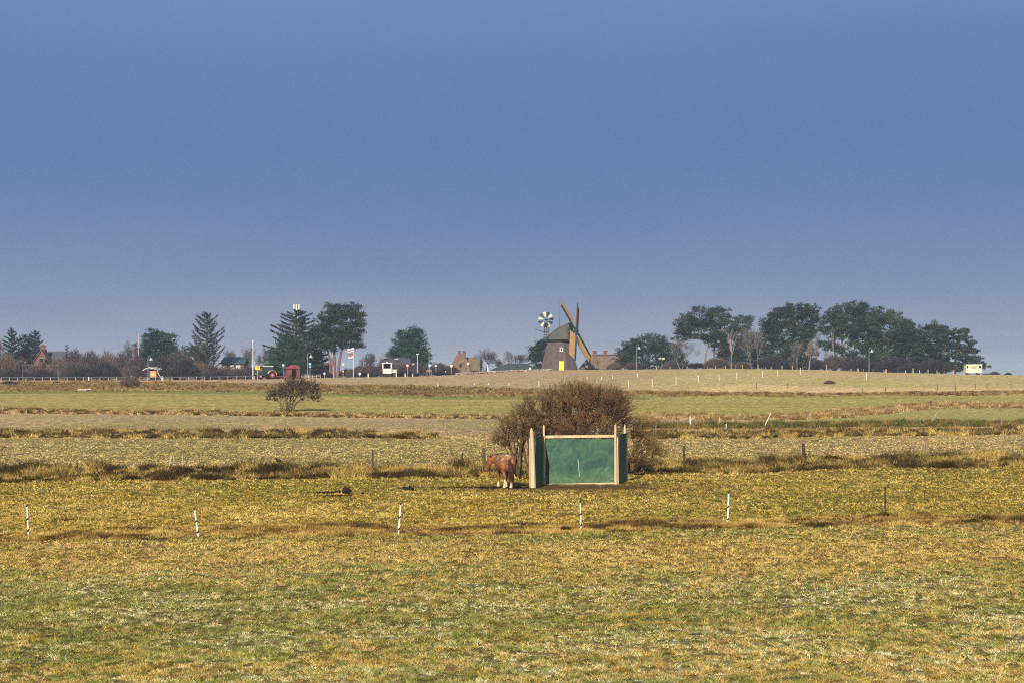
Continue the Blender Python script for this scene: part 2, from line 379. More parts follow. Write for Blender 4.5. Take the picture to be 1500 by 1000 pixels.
# ------------------------------------------------------------------ mesh builder
class MB:
    def __init__(s): s.v = []; s.f = []
    def add(s, vs, fs):
        o = len(s.v); s.v += [tuple(v) for v in vs]; s.f += [tuple(i+o for i in f) for f in fs]; return s
    def box(s, x0, x1, y0, y1, z0, z1, rz=0, piv=(0, 0)):
        vs = [(x, y, z) for z in (z0, z1) for y in (y0, y1) for x in (x0, x1)]
        if rz:
            c, n = math.cos(rz), math.sin(rz)
            vs = [(piv[0]+(x-piv[0])*c-(y-piv[1])*n, piv[1]+(x-piv[0])*n+(y-piv[1])*c, z) for x, y, z in vs]
        return s.add(vs, [(0, 2, 3, 1), (4, 5, 7, 6), (0, 1, 5, 4), (2, 6, 7, 3), (0, 4, 6, 2), (1, 3, 7, 5)])
    def tube(s, pts, rad, n=6, cap=True):
        pts = [Vector(p) for p in pts]
        if not hasattr(rad, '__len__'): rad = [rad]*len(pts)
        rings = []
        o = len(s.v); k = len(pts)
        d0 = (pts[1]-pts[0]).normalized()
        ref = Vector((0, 0, 1)) if abs(d0.z) < .9 else Vector((1, 0, 0))
        for i, p in enumerate(pts):
            d = (pts[min(i+1, k-1)]-pts[max(i-1, 0)])
            if d.length < 1e-9: d = Vector((0, 0, 1))
            d.normalize(); a = d.cross(ref)
            if a.length < 1e-6: a = Vector((1, 0, 0))
            a.normalize(); b = d.cross(a)
            for j in range(n):
                t = 2*math.pi*j/n+math.pi/n
                s.v.append(tuple(p+(a*math.cos(t)+b*math.sin(t))*rad[i]))
        for i in range(k-1):
            for j in range(n):
                j2 = (j+1) % n
                s.f.append((o+i*n+j, o+i*n+j2, o+(i+1)*n+j2, o+(i+1)*n+j))
        if cap:
            s.f.append(tuple(o+j for j in range(n))[::-1]); s.f.append(tuple(o+(k-1)*n+j for j in range(n)))
        return s
    def bar(s, p, q, w, h=None, up=(0, 0, 1)):
        """square bar from p to q"""
        p, q = Vector(p), Vector(q); h = h or w
        d = (q-p).normalized(); u = Vector(up)
        if abs(d.dot(u)) > .95: u = Vector((0, 1, 0))
        a = d.cross(u).normalized(); b = a.cross(d).normalized()
        vs = [e+a*(i*w/2)+b*(j*h/2) for e in (p, q) for j in (-1, 1) for i in (-1, 1)]
        return s.add(vs, [(0, 2, 3, 1), (4, 5, 7, 6), (0, 1, 5, 4), (2, 6, 7, 3), (0, 4, 6, 2), (1, 3, 7, 5)])
    def lathe(s, prof, n=24, cx=0, cy=0, sx=1., sy=1.):
        o = len(s.v)
        for r_, z in prof:
            for j in range(n):
                t = 2*math.pi*j/n
                s.v.append((cx+math.cos(t)*r_*sx, cy+math.sin(t)*r_*sy, z))
        for i in range(len(prof)-1):
            for j in range(n):
                j2 = (j+1) % n
                s.f.append((o+i*n+j, o+i*n+j2, o+(i+1)*n+j2, o+(i+1)*n+j))
        s.f.append(tuple(o+j for j in range(n))[::-1]); s.f.append(tuple(o+(len(prof)-1)*n+j for j in range(n)))
        return s
    def disc(s, c, nrm, r_, th, n=16):
        c = Vector(c); nrm = Vector(nrm).normalized()
        return s.tube([c-nrm*th/2, c+nrm*th/2], r_, n)
    def prism(s, poly, y0, y1):
        """polygon in x,z extruded along y"""
        n = len(poly)
        return s.add([(x, y0, z) for x, z in poly]+[(x, y1, z) for x, z in poly],
                     [tuple(range(n)), tuple(range(2*n-1, n-1, -1))]+[(i, i+n, (i+1) % n+n, (i+1) % n) for i in range(n)])
    def ball(s, c, r_, n=8, m=6, sc_=(1, 1, 1)):
        prof = [(math.sin(math.pi*i/m), -math.cos(math.pi*i/m)) for i in range(m+1)]
        o = len(s.v); prof[0] = (1e-3, -1); prof[-1] = (1e-3, 1)
        s.lathe(prof, n)
        for i in range(o, len(s.v)):
            v = s.v[i]; s.v[i] = (c[0]+v[0]*r_*sc_[0], c[1]+v[1]*r_*sc_[1], c[2]+v[2]*r_*sc_[2])
        return s
    def mesh(s, name, m, smooth=False):
        me = bpy.data.meshes.new(name); me.from_pydata(s.v, [], s.f)
        me.materials.append(m)
        if smooth: me.polygons.foreach_set('use_smooth', [True]*len(me.polygons))
        me.update(); return me
    def build(s, name, m, parent=None, smooth=False, loc=None):
        return link(name, s.mesh(name, m, smooth), parent, loc)
def link(name, me, parent=None, loc=None):
    o = bpy.data.objects.new(name, me); COL.objects.link(o)
    if parent: o.parent = parent
    if loc: o.location = loc
    return o
def tag(o, label, cat, group=None):
    o['label'] = label; o['category'] = cat
    if group: o['group'] = group
    return o
def thing(name, label, cat, loc, rz=0, group=None, s=1.):
    o = bpy.data.objects.new(name, None); COL.objects.link(o); o.empty_display_size = .3
    o.location = loc; o.rotation_euler = (0, 0, rz); o.scale = (s, s, s)
    return tag(o, label, cat, group)
def copy_tree(o, parent=None):
    kids = [c for c in bpy.data.objects if c.parent == o]
    c = o.copy(); COL.objects.link(c); c.parent = parent
    for k in kids: copy_tree(k, c)
    return c
def repeat(o, label, loc, rz=None, s=None, group=None):
    c = copy_tree(o); c['label'] = label; c.location = loc
    if rz is not None: c.rotation_euler = (0, 0, rz)
    if s is not None: c.scale = s if hasattr(s, '__len__') else (s, s, s)
    if group: c['group'] = group
    return c
def pos(u, d, dz=0.):
    x = (u-750)/F*d
    return (x, d, H(x, d)+dz)
def px(d): return F/d       # image units per metre at distance d
def wz(py, d): return EYE-(py-HZ)*d/F
rnd = random.Random(11)

# ------------------------------------------------------------------ foliage
def foliage(name, pts, size, rgb, parent=None, seed=0, var=.35, flat=.0, dirs=None, rgb2=None):
    """small leaf faces at pts (n,3); colours vary clump by clump"""
    g = np.random.default_rng(seed)
    n = len(pts)
    a = g.normal(0, 1, (n, 3)); a[:, 2] *= (1-flat); a /= np.linalg.norm(a, axis=1)[:, None]
    if dirs is not None:
        a = a*.45+dirs; a /= np.linalg.norm(a, axis=1)[:, None]
    b = np.cross(a, g.normal(0, 1, (n, 3))); b /= np.linalg.norm(b, axis=1)[:, None]
    L_ = size*g.uniform(.6, 1.3, n)[:, None]; W = L_*.42
    V = np.empty((n, 4, 3), np.float32)
    V[:, 0] = pts-a*L_*.5; V[:, 1] = pts+b*W*.5; V[:, 2] = pts+a*L_*.5; V[:, 3] = pts-b*W*.5
    c0 = np.array(lin(*rgb)); c1 = np.array(lin(*(rgb2 or rgb)))
    t = fbm(pts[:, 0]*.5+pts[:, 2]*.31+seed, pts[:, 1]*.5+pts[:, 2]*.7, 7, 3)
    t = np.clip((t-.35)/.3, 0, 1)[:, None]
    C = (c0*(1-t)+c1*t)*(1+var*g.uniform(-1, 1, (n, 1)))
    me = np_mesh(name, V.reshape(-1, 3), quads=np.arange(n*4).reshape(-1, 4), col=np.repeat(C, 4, axis=0))
    me.materials.append(BLADE)
    return link(name, me, parent)
def lobe_pts(lobes, g, dens, clump, per):
    """lobes: (x,y,z,rx,ry,rz) ellipsoids; points gather in clumps near their skins, leaving gaps"""
    P = []; D = []
    for (x, y, z, rx, ry, rz) in lobes:
        k = max(4, int(dens*(rx*ry+ry*rz+rx*rz)/3))
        d = g.normal(0, 1, (k, 3)); d /= np.linalg.norm(d, axis=1)[:, None]
        r_ = g.uniform(.35, 1.35, (k, 1))**.55
        r_ = r_*(1+.30*(g.uniform(0, 1, (k, 1)) < .2))
        c = np.array([x, y, z])+d*r_*np.array([rx, ry, rz])
        q = np.repeat(c, per, axis=0)+g.normal(0, 1, (k*per, 3))*clump*np.array([1, 1, .55])
        P.append(q); D.append(np.repeat(d, per, axis=0))
    return np.concatenate(P), np.concatenate(D)
def evergreen(name, label, u, d, py_base, lobes, rgb, rgb2, trunks=(), depth=.8, dens=8, clump=.40, per=42, size=.44, cat='pine tree', group=None, bark=(120, 88, 70), seed=0, part='crown'):
    """lobes and trunks are given where they show, as (u,row,ru,rv) at distance d"""
    g = np.random.default_rng(seed+int(u))
    root = pos(u, d); t = thing(name, label, cat, root, group=group)
    k = d/F; LB = []
    for i, (lu, lp, ru, rv) in enumerate(lobes):
        x = (lu-750)*k-root[0]; z = wz(lp, d)-root[2]
        ry = ru*k*depth
        LB.append((x, g.uniform(-.35, .35)*ry, z, ru*k, ry, rv*k))
    P, D = lobe_pts(LB, g, dens*1.25, clump, per)
    foliage(part, P, size, rgb, t, seed+int(u), rgb2=rgb2, dirs=D*.6)
    m = MB(); bk = mat('bark_%d_%d_%d' % bark, bark, .95, .3, 3, stretch=(1, 1, .3))
    for tr in trunks:
        pts = [((a-750)*k-root[0], g.uniform(-.4, .4)*(1 if i else .3), wz(b, d)-root[2]) for i, (a, b) in enumerate(tr)]
        pts[0] = (pts[0][0], pts[0][1], -.3)
        r0 = .09+.028*abs(pts[-1][2]-pts[0][2])
        m.tube(pts, [r0*(1-.75*i/(len(pts)-1)) for i in range(len(pts))], 7)
        tip = Vector(pts[-1])
        for j in range(7):      # limbs reach from the stem into the crown
            q = Vector(pts[-1]).lerp(Vector(pts[-2]), g.uniform(0, .8)); lb = LB[g.integers(0, len(LB))]
            e = Vector(lb[:3]); 
            if (e-q).length < 7: m.tube([q, q.lerp(e, .5)+Vector((0, 0, -.2)), e], [r0*.25, r0*.18, r0*.08], 5)
    if m.v: m.build('trunk', bk, t)
    return t

def conifer_open(name, label, u, d, top, width, rgb, rgb2, seed=0, group=None, up=.55, n=46, base_py=None, lean=0, dens=1.0, pw=.72, bend=1.25):
    """spruce whose separate boughs sweep up at the ends; needles hang along each bough"""
    g = np.random.default_rng(seed+int(u)*3)
    root = pos(u, d); t = thing(name, label, 'spruce tree', root, group=group)
    h = wz(top, d)-root[2]; W = width*d/F/2
    m = MB(); m.tube([(0, 0, -.3), (lean*h*.3, 0, h*.5), (lean*h, 0, h*.97)], [.028*h, .018*h, .004*h], 7)
    P = []; D = []
    for i in range(n):
        f = (i+.5)/n; z = h*(.13+.84*f)
        prof = W*(1-f)**pw*(1 if f > .12 else .8)+.25
        az = i*2.399+g.uniform(-.4, .4); ln = prof*g.uniform(.72, 1.12)
        dr = Vector((math.cos(az), math.sin(az), 0))
        p0 = Vector((lean*h*f, 0, z)); pm = p0+dr*ln*.55+Vector((0, 0, ln*.10)); p1 = p0+dr*ln+Vector((0, 0, ln*up*g.uniform(.8, 1.2)))
        m.tube([p0, pm, p1], [.05, .035, .012], 4, cap=False)
        k = int(26*dens*ln)+14
        s = g.uniform(0.12, 1.0, k)
        q = np.array([list((p0*(1-a)**2+pm*2*a*(1-a)+p1*a*a)) for a in s])
        side = np.cross(np.array(dr), [0, 0, 1])
        off = g.normal(0, 1, (k, 1))*side*(.20*ln*np.minimum(1, (1.15-s))[:, None]*.8+.07)
        q = q+off+g.normal(0, .07, (k, 3)); q[:, 2] -= abs(g.normal(0, .10, k))
        P.append(q); D.append(np.repeat(np.array([[dr.x, dr.y, .5]]), k, 0))
    foliage('crown', np.concatenate(P), .36, rgb, t, seed, rgb2=rgb2, dirs=np.concatenate(D)*.8)
    m.build('trunk', mat('bark_98_82_74', (98, 82, 74), .95, .3, 3), t)
    return t

# ------------------------------------------------------------------ bare wood
def twig_mesh(name, segs, rgb, rgb2=None, var=.3, seed=0):
    """segs: array (n, 8) = p0, p1, r0, r1 ; each a three-sided tapered stick"""
    S = np.array(segs, float); n = len(S); g = np.random.default_rng(seed)
    p0, p1 = S[:, :3], S[:, 3:6]
    d = p1-p0; d /= np.maximum(np.linalg.norm(d, axis=1), 1e-6)[:, None]
    ref = np.where(np.abs(d[:, 2:3]) < .9, np.array([[0, 0, 1.]]), np.array([[1., 0, 0]]))
    a = np.cross(d, ref); a /= np.linalg.norm(a, axis=1)[:, None]; b = np.cross(d, a)
    V = np.empty((n, 6, 3), np.float32)
    for j in range(3):
        t = 2*np.pi*j/3; o = a*math.cos(t)+b*math.sin(t)
        V[:, j] = p0+o*S[:, 6:7]; V[:, j+3] = p1+o*S[:, 7:8]
    base = (np.arange(n)*6)[:, None]
    Q = np.concatenate([base+np.array([[0, 1, 4, 3]]), base+np.array([[1, 2, 5, 4]]), base+np.array([[2, 0, 3, 5]])])
    c0 = np.array(lin(*rgb)); c1 = np.array(lin(*(rgb2 or rgb)))
    m = (p0+p1)/2
    t = np.clip((fbm(m[:, 0]*.9+m[:, 2], m[:, 1]*.9+m[:, 2]*.6, 17+seed, 3)-.35)/.3, 0, 1)[:, None]
    C = (c0*(1-t)+c1*t)*(1+var*g.uniform(-1, 1, (n, 1)))
    me = np_mesh(name, V.reshape(-1, 3), quads=Q, col=np.repeat(C, 6, axis=0))
    me.materials.append(BLADE)
    return me
def branch_segs(h, spread, levels, seed, r0, droop=0., trunk=.25, kids=(3, 5), up=.5, shrink=(.55, .8), nstart=1, rmin=.012):
    g = random.Random(seed); S = []
    def grow(p, d, ln, r_, lv):
        n = 3 if lv < 2 else 2
        for i in range(n):
            d2 = (d+Vector((g.gauss(0, .14), g.gauss(0, .14), g.gauss(0, .08)+up*.12))).normalized()
            q = p+d2*(ln/n); r1 = max(rmin, r_*.82)
            S.append((*p, *q, r_, r1)); p, d, r_ = q, d2, r1
            if lv < levels and i >= (1 if lv == 0 else 0):
                for _ in range(g.randint(*kids) if i == n-1 else g.randint(1, 2)):
                    az = g.uniform(0, 2*math.pi); sp = spread*g.uniform(.6, 1.25)
                    a = d.cross(Vector((math.cos(az), math.sin(az), .3))).normalized()
                    nd = (d*math.cos(sp)+a*math.sin(sp)+Vector((0, 0, up*.25-droop))).normalized()
                    grow(p, nd, ln*g.uniform(*shrink), max(rmin, r_*.62), lv+1)
    for k in range(nstart):
        az = g.uniform(0, 6.28); sp = 0 if nstart == 1 else g.uniform(.1, .55)
        grow(Vector((math.cos(az)*.15*(nstart > 1), math.sin(az)*.15*(nstart > 1), -.15)), Vector((math.sin(sp)*math.cos(az), math.sin(sp)*math.sin(az), math.cos(sp))), h*trunk*1.4, r0, 0)
    zs = max(s[5] for s in S); f = h/zs
    return [(s[0]*f, s[1]*f, s[2]*f, s[3]*f, s[4]*f, s[5]*f, s[6], s[7]) for s in S]
# ------------------------------------------------------------------ shelter
WOODC = mat('weathered_timber', (228, 208, 168), .85, .2, 4, rgb2=(196, 164, 122), stretch=(1, 1, .12), bump=.3)
def panel_mat():
    m, nt, b = new_mat('green_boarding')
    tc = nt.nodes.new('ShaderNodeTexCoord')
    def nz(s, d, dist=0, st=(1, 1, 1)):
        mp = nt.nodes.new('ShaderNodeMapping'); mp.inputs['Scale'].default_value = st
        n = nt.nodes.new('ShaderNodeTexNoise'); n.inputs['Scale'].default_value = s; n.inputs['Detail'].default_value = d; n.inputs['Distortion'].default_value = dist
        nt.links.new(tc.outputs['Object'], mp.inputs[0]); nt.links.new(mp.outputs[0], n.inputs[0]); return n
    n1 = nz(1.3, 8, 1.2); n2 = nz(9, 4, 3.0, (1, 1, .5)); n3 = nz(2.2, 6, 2.5)
    rp = nt.nodes.new('ShaderNodeValToRGB'); e = rp.color_ramp.elements
    e[0].position = .36; e[0].color = (*lin(28, 80, 68, .8), 1); e[1].position = .66; e[1].color = (*lin(62, 110, 78, .8), 1)
    nt.links.new(n1.outputs[0], rp.inputs[0])
    r2 = nt.nodes.new('ShaderNodeMapRange'); r2.inputs[1].default_value = .60; r2.inputs[2].default_value = .72; r2.inputs[3].default_value = 0; r2.inputs[4].default_value = .40
    nt.links.new(n2.outputs[0], r2.inputs[0])
    mx = nt.nodes.new('ShaderNodeMix'); mx.data_type = 'RGBA'; mx.inputs[7].default_value = (*lin(106, 140, 92), 1)
    nt.links.new(r2.outputs[0], mx.inputs[0]); nt.links.new(rp.outputs[0], mx.inputs[6])
    # splashed mud and bleaching along the foot of the boards
    sz = nt.nodes.new('ShaderNodeSeparateXYZ'); nt.links.new(tc.outputs['Object'], sz.inputs[0])
    zz = nt.nodes.new('ShaderNodeMath'); zz.operation = 'MULTIPLY_ADD'; zz.inputs[1].default_value = -1.2; nt.links.new(n1.outputs[0], zz.inputs[0]); nt.links.new(sz.outputs[2], zz.inputs[2])
    zr = nt.nodes.new('ShaderNodeMapRange'); zr.inputs[1].default_value = .15; zr.inputs[2].default_value = -.45; zr.inputs[3].default_value = 0; zr.inputs[4].default_value = .55; nt.links.new(zz.outputs[0], zr.inputs[0])
    m2 = nt.nodes.new('ShaderNodeMix'); m2.data_type = 'RGBA'; m2.inputs[7].default_value = (*lin(98, 122, 84, .8), 1)
    nt.links.new(zr.outputs[0], m2.inputs[0]); nt.links.new(mx.outputs[2], m2.inputs[6]); mx = m2
    r3 = nt.nodes.new('ShaderNodeMapRange'); r3.inputs[1].default_value = .35; r3.inputs[2].default_value = .7; r3.inputs[3].default_value = .65; r3.inputs[4].default_value = 1.25
    nt.links.new(n3.outputs[0], r3.inputs[0])
    vm = nt.nodes.new('ShaderNodeVectorMath'); vm.operation = 'SCALE'
    nt.links.new(mx.outputs[2], vm.inputs[0]); nt.links.new(r3.outputs[0], vm.inputs['Scale'])
    nt.links.new(vm.outputs[0], b.inputs['Base Color']); b.inputs['Roughness'].default_value = .7
    return m
GREENB = panel_mat()
def shelter():
    d = 90.0; z0 = H(3.1, d)
    o = thing('field_shelter', 'open dark green boarded field shelter with pale timber posts beside the brown horse', 'field shelter', (3.1, d, z0))
    X = lambda u, dd=90.0: (u-750)/F*dd-3.1
    Z = lambda p, dd=90.0: wz(p, dd)-z0
    bl, br = X(797), X(904)
    fl = X(781, 87.3); fr = X(917, 92.8)
    ztop = Z(641)
    # back boarding
    MB().box(bl+.06, br-.05, .0, .025, Z(708.5), ztop-.045).build('back_panel', GREENB, o)
    MB().bar((bl+.05, -.03, Z(639.2)), (br-.1, -.03, Z(638)), .07, .12).build('top_rail', WOODC, o)
    MB().bar((bl+.05, -.025, Z(709.5)), (br-.05, -.025, Z(707)), .06, .07).build('bottom_rail', WOODC, o)
    # wings: left comes forward, right goes back
    for (xa, ya, xb, yb, zt, zb) in ((bl-.03, .02, fl+.08, -2.62, Z(641, 88.5), Z(711, 88.6)), (br+.08, .05, fr, 2.72, Z(636.8, 91.5), Z(705.8, 91.6))):
        v = Vector((xb-xa, yb-ya, 0)); l = v.length; v.normalize(); nrm = Vector((v.y, -v.x, 0))*.02
        p, q = Vector((xa, ya, 0)), Vector((xb, yb, 0))
        mm = MB(); vs = []
        for zz in (zb, zt):
            for e in (p, q):
                for s_ in (-1, 1): w_ = e+nrm*s_; vs.append((w_.x, w_.y, zz))
        mm.add(vs, [(0, 1, 3, 2), (4, 6, 7, 5), (0, 4, 5, 1), (2, 3, 7, 6), (0, 2, 6, 4), (1, 5, 7, 3)]).build('side_panel', GREENB, o)
        MB().bar((xa, ya, zt+.03), (xb, yb, zt+.03), .07, .06).build('side_rail', mat('dark_rail', (60, 84, 84), .8), o)
    def post(u, dd, pt, pb, w=.16, lean=0., pk=.0):
        x = X(u, dd); y = dd-90.0
        m = MB(); zb = Z(pb, dd); zt = Z(pt, dd)
        m.tube([(x-lean, y, min(zb, -.02)-.2), (x-lean*.5, y, (zb+zt)/2), (x, y, zt-pk), (x, y, zt)], [w*.58, w*.52, w*.42, w*.15], 8)
        m.build('post', WOODC, o)
    post(778.6, 87.25, 626, 715.5, .20, -.09, .2)
    post(796.6, 89.85, 622, 710, .11, -.02, .03)
    post(901.3, 89.85, 621, 708, .115, -.02, .03)
    post(904.6, 89.95, 640, 708, .07, -.02, .02)
    post(915.2, 92.9, 621, 640, .11, 0, .15)
    post(918.6, 92.9, 637, 704, .06, 0, .02)
    post(775.8, 87.5, 641, 712, .06, -.03, .02)
    st = MB().bar((X(846.6, 89.9), -.045, Z(672)), (X(849, 89.9), -.045, Z(698)), .035, .02)
    st.build('rope', mat('pale_rope', (176, 190, 168), .8), o)
shelter()

# ------------------------------------------------------------------ horse
def horse_mat():
    m, nt, b = new_mat('roan_coat')
    tc = nt.nodes.new('ShaderNodeTexCoord'); sp = nt.nodes.new('ShaderNodeSeparateXYZ')
    nt.links.new(tc.outputs['Object'], sp.inputs[0])
    n1 = nt.nodes.new('ShaderNodeTexNoise'); n1.inputs['Scale'].default_value = 4.5; n1.inputs['Detail'].default_value = 7; n1.inputs['Roughness'].default_value = .7
    nt.links.new(tc.outputs['Object'], n1.inputs[0])
    rp = nt.nodes.new('ShaderNodeValToRGB'); e = rp.color_ramp.elements
    e[0].position = .38; e[0].color = (*lin(84, 54, 34), 1); e[1].position = .64; e[1].color = (*lin(160, 100, 56), 1)
    nt.links.new(n1.outputs[0], rp.inputs[0])
    # grey roan frosting over back and flank
    n2 = nt.nodes.new('ShaderNodeTexNoise'); n2.inputs['Scale'].default_value = 7; n2.inputs['Detail'].default_value = 8; nt.links.new(tc.outputs['Object'], n2.inputs[0])
    zr = nt.nodes.new('ShaderNodeMapRange'); zr.inputs[1].default_value = .95; zr.inputs[2].default_value = 1.45; nt.links.new(sp.outputs[2], zr.inputs[0])
    nr = nt.nodes.new('ShaderNodeMapRange'); nr.inputs[1].default_value = .45; nr.inputs[2].default_value = .68; nt.links.new(n2.outputs[0], nr.inputs[0])
    xr = nt.nodes.new('ShaderNodeMapRange'); xr.inputs[1].default_value = 1.15; xr.inputs[2].default_value = .85; nt.links.new(sp.outputs[0], xr.inputs[0])
    m1 = nt.nodes.new('ShaderNodeMath'); m1.operation = 'MULTIPLY'; nt.links.new(zr.outputs[0], m1.inputs[0]); nt.links.new(nr.outputs[0], m1.inputs[1])
    m2 = nt.nodes.new('ShaderNodeMath'); m2.operation = 'MULTIPLY'; nt.links.new(m1.outputs[0], m2.inputs[0]); nt.links.new(xr.outputs[0], m2.inputs[1])
    mx = nt.nodes.new('ShaderNodeMix'); mx.data_type = 'RGBA'; mx.inputs[7].default_value = (*lin(190, 166, 140), 1)
    nt.links.new(m2.outputs[0], mx.inputs[0]); nt.links.new(rp.outputs[0], mx.inputs[6])
    # white stockings, whiter behind
    wr = nt.nodes.new('ShaderNodeMapRange'); wr.inputs[1].default_value = .46; wr.inputs[2].default_value = .36
    fr_ = nt.nodes.new('ShaderNodeMapRange'); fr_.inputs[1].default_value = .2; fr_.inputs[2].default_value = .6; fr_.inputs[3].default_value = 0; fr_.inputs[4].default_value = .16; nt.links.new(sp.outputs[0], fr_.inputs[0])
    za = nt.nodes.new('ShaderNodeMath'); za.operation = 'ADD'; nt.links.new(sp.outputs[2], za.inputs[0]); nt.links.new(fr_.outputs[0], za.inputs[1]); nt.links.new(za.outputs[0], wr.inputs[0])
    my = nt.nodes.new('ShaderNodeMix'); my.data_type = 'RGBA'; my.inputs[7].default_value = (*lin(232, 206, 160), 1)
    nt.links.new(wr.outputs[0], my.inputs[0]); nt.links.new(mx.outputs[2], my.inputs[6])
    nt.links.new(my.outputs[2], b.inputs['Base Color']); b.inputs['Roughness'].default_value = .65; b.inputs['Specular IOR Level'].default_value = .25
    return m
def skin(name, chains, m, parent, levels=2):
    """chains: list of lists of (x,y,z,ry,rz?) joined where coordinates repeat"""
    V = []; E = []; RR = []; key = {}
    for ch in chains:
        prev = None
        for p in ch:
            k = (round(p[0], 3), round(p[1], 3), round(p[2], 3))
            if k not in key: key[k] = len(V); V.append(p[:3]); RR.append((p[3], p[4] if len(p) > 4 else p[3]))
            i = key[k]
            if prev is not None and prev != i: E.append((prev, i))
            prev = i
    me = bpy.data.meshes.new(name); me.from_pydata(V, E, [])
    o = link(name, me, parent)
    sm = o.modifiers.new('skin', 'SKIN'); sm.use_smooth_shade = True; sm.branch_smoothing = .3
    for i, r_ in enumerate(RR):
        me.skin_vertices[0].data[i].radius = r_
        me.skin_vertices[0].data[i].use_root = (i == 0)
    ss = o.modifiers.new('sub', 'SUBSURF'); ss.levels = levels; ss.render_levels = levels
    bpy.context.view_layer.update()
    dg = bpy.context.evaluated_depsgraph_get(); me2 = bpy.data.meshes.new_from_object(o.evaluated_get(dg))
    o.modifiers.clear(); o.data = me2; me2.materials.clear(); me2.materials.append(m); me2.name = name
    bpy.data.meshes.remove(me)
    me2.polygons.foreach_set('use_smooth', [True]*len(me2.polygons))
    return o
def loft(rings, n=20):
    """rings: (x, y, z, half width, half height, tilt of the ring plane) from tail end to head end"""
    m = MB()
    for (x, y, z, w_, h_, tl, yaw) in rings:
        for j in range(n):
            t = 2*math.pi*j/n
            a, b_ = math.cos(t)*w_, math.sin(t)*h_
            # ring plane across the direction (cos tl, 0, sin tl) turned by yaw
            dx, dz = -math.sin(tl)*b_, math.cos(tl)*b_
            vx, vy = dx, a
            m.v.append((x+vx*math.cos(yaw)-vy*math.sin(yaw), y+vx*math.sin(yaw)+vy*math.cos(yaw), z+dz))
    k = len(rings)
    for i in range(k-1):
        for j in range(n):
            j2 = (j+1) % n; m.f.append((i*n+j, i*n+j2, (i+1)*n+j2, (i+1)*n+j))
    m.f.append(tuple(range(n))[::-1]); m.f.append(tuple((k-1)*n+j for j in range(n)))
    return m
def horse():
    d = 87.6; x0 = (742-750)/F*d; z0 = H(x0, d)
    # x forward, y to its left; it walks away and to the left of the picture
    o = thing('horse', 'chestnut roan draught horse with white stockings seen from behind, head lowered', 'horse', (x0, d, z0-.02), R(90+12))
    M = horse_mat()
    hd = .18; nk = .12
    rings = [  # trunk from the buttocks through chest, neck and head
        (-.50, 0, 1.08, .12, .18, 0, 0), (-.44, 0, 1.10, .29, .31, 0, 0), (-.30, 0, 1.12, .37, .38, 0, 0), (-.08, 0, 1.12, .40, .39, 0, 0),
        (.15, 0, 1.06, .40, .41, 0, 0), (.45, 0, 1.02, .42, .42, 0, 0), (.75, 0, 1.05, .38, .41, 0, 0), (.98, 0, 1.12, .28, .37, .05, 0),
        (1.12, .04, 1.18, .22, .31, .15, .2), (1.25, .11, 1.22, .17, .25, .1, .45), (1.37, .21, 1.24, .14, .21, .0, .65), (1.47, .33, 1.22, .12, .18, -.25, .8),
        (1.54, .40, 1.17, .115, .17, -.6, .85), (1.59, .46, 1.06, .11, .16, -.95, .85), (1.63, .50, .92, .09, .125, -1.1, .85), (1.66, .54, .78, .07, .09, -1.15, .85), (1.675, .555, .70, .065, .075, -1.2, .85), (1.68, .56, .665, .03, .035, -1.2, .85)]
    body = loft(rings)
    legs = MB()
    def leg(pts):
        n = 12; oo = len(body.v)
        for (x, y, z, rx, ry) in pts:
            for j in range(n):
                t = 2*math.pi*j/n; body.v.append((x+math.cos(t)*rx, y+math.sin(t)*ry, z))
        for i in range(len(pts)-1):
            for j in range(n):
                j2 = (j+1) % n; body.f.append((oo+i*n+j, oo+(i+1)*n+j, oo+(i+1)*n+j2, oo+i*n+j2))
        body.f.append(tuple(oo+j for j in range(n))); body.f.append(tuple(oo+(len(pts)-1)*n+j for j in range(n))[::-1])
    for s_, fx in ((1, -.04), (-1, .08)):
        leg([(-.26+fx*.2, s_*.19, 1.12, .24, .15), (-.27+fx*.3, s_*.20, .92, .22, .15), (-.27+fx*.5, s_*.19, .76, .15, .12), (-.33+fx*.8, s_*.17, .62, .095, .085), (-.42+fx, s_*.165, .52, .085, .065),
             (-.40+fx, s_*.16, .42, .065, .055), (-.36+fx, s_*.16, .26, .055, .052), (-.35+fx, s_*.16, .16, .068, .064), (-.31+fx, s_*.16, .09, .075, .07), (-.28+fx, s_*.16, .045, .09, .085), (-.27+fx, s_*.16, .0, .105, .10)])
    for s_, fx in ((1, .12), (-1, -.06)):
        leg([(.86, s_*.17, 1.06, .17, .12), (.86+fx*.3, s_*.18, .86, .13, .11), (.86+fx*.6, s_*.175, .68, .09, .08), (.87+fx*.8, s_*.17, .48, .075, .065), (.86+fx, s_*.165, .40, .058, .055),
             (.85+fx, s_*.16, .26, .05, .048), (.86+fx, s_*.16, .16, .062, .06), (.90+fx, s_*.16, .09, .07, .065), (.92+fx, s_*.16, .045, .088, .08), (.93+fx, s_*.16, .0, .10, .095)])
    b = body.build('body', M, o, smooth=True)
    rm = b.modifiers.new('one_skin', 'REMESH'); rm.mode = 'VOXEL'; rm.voxel_size = .022; rm.use_smooth_shade = True
    sm = b.modifiers.new('soft', 'SMOOTH'); sm.iterations = 5; sm.factor = .6
    bpy.context.view_layer.update()
    dg = bpy.context.evaluated_depsgraph_get(); me2 = bpy.data.meshes.new_from_object(b.evaluated_get(dg))
    b.modifiers.clear(); b.data = me2; me2.materials.clear(); me2.materials.append(M)
    # ears
    for s_ in (-1, 1):
        MB().tube([(1.47-.06*s_, .36+.05*s_, 1.30), (1.48-.08*s_, .37+.06*s_, 1.40), (1.50-.08*s_, .39+.06*s_, 1.46)], [.035, .03, .006], 6).build('ear', mat('ear_hair', (104, 58, 36), .8), o, smooth=True)
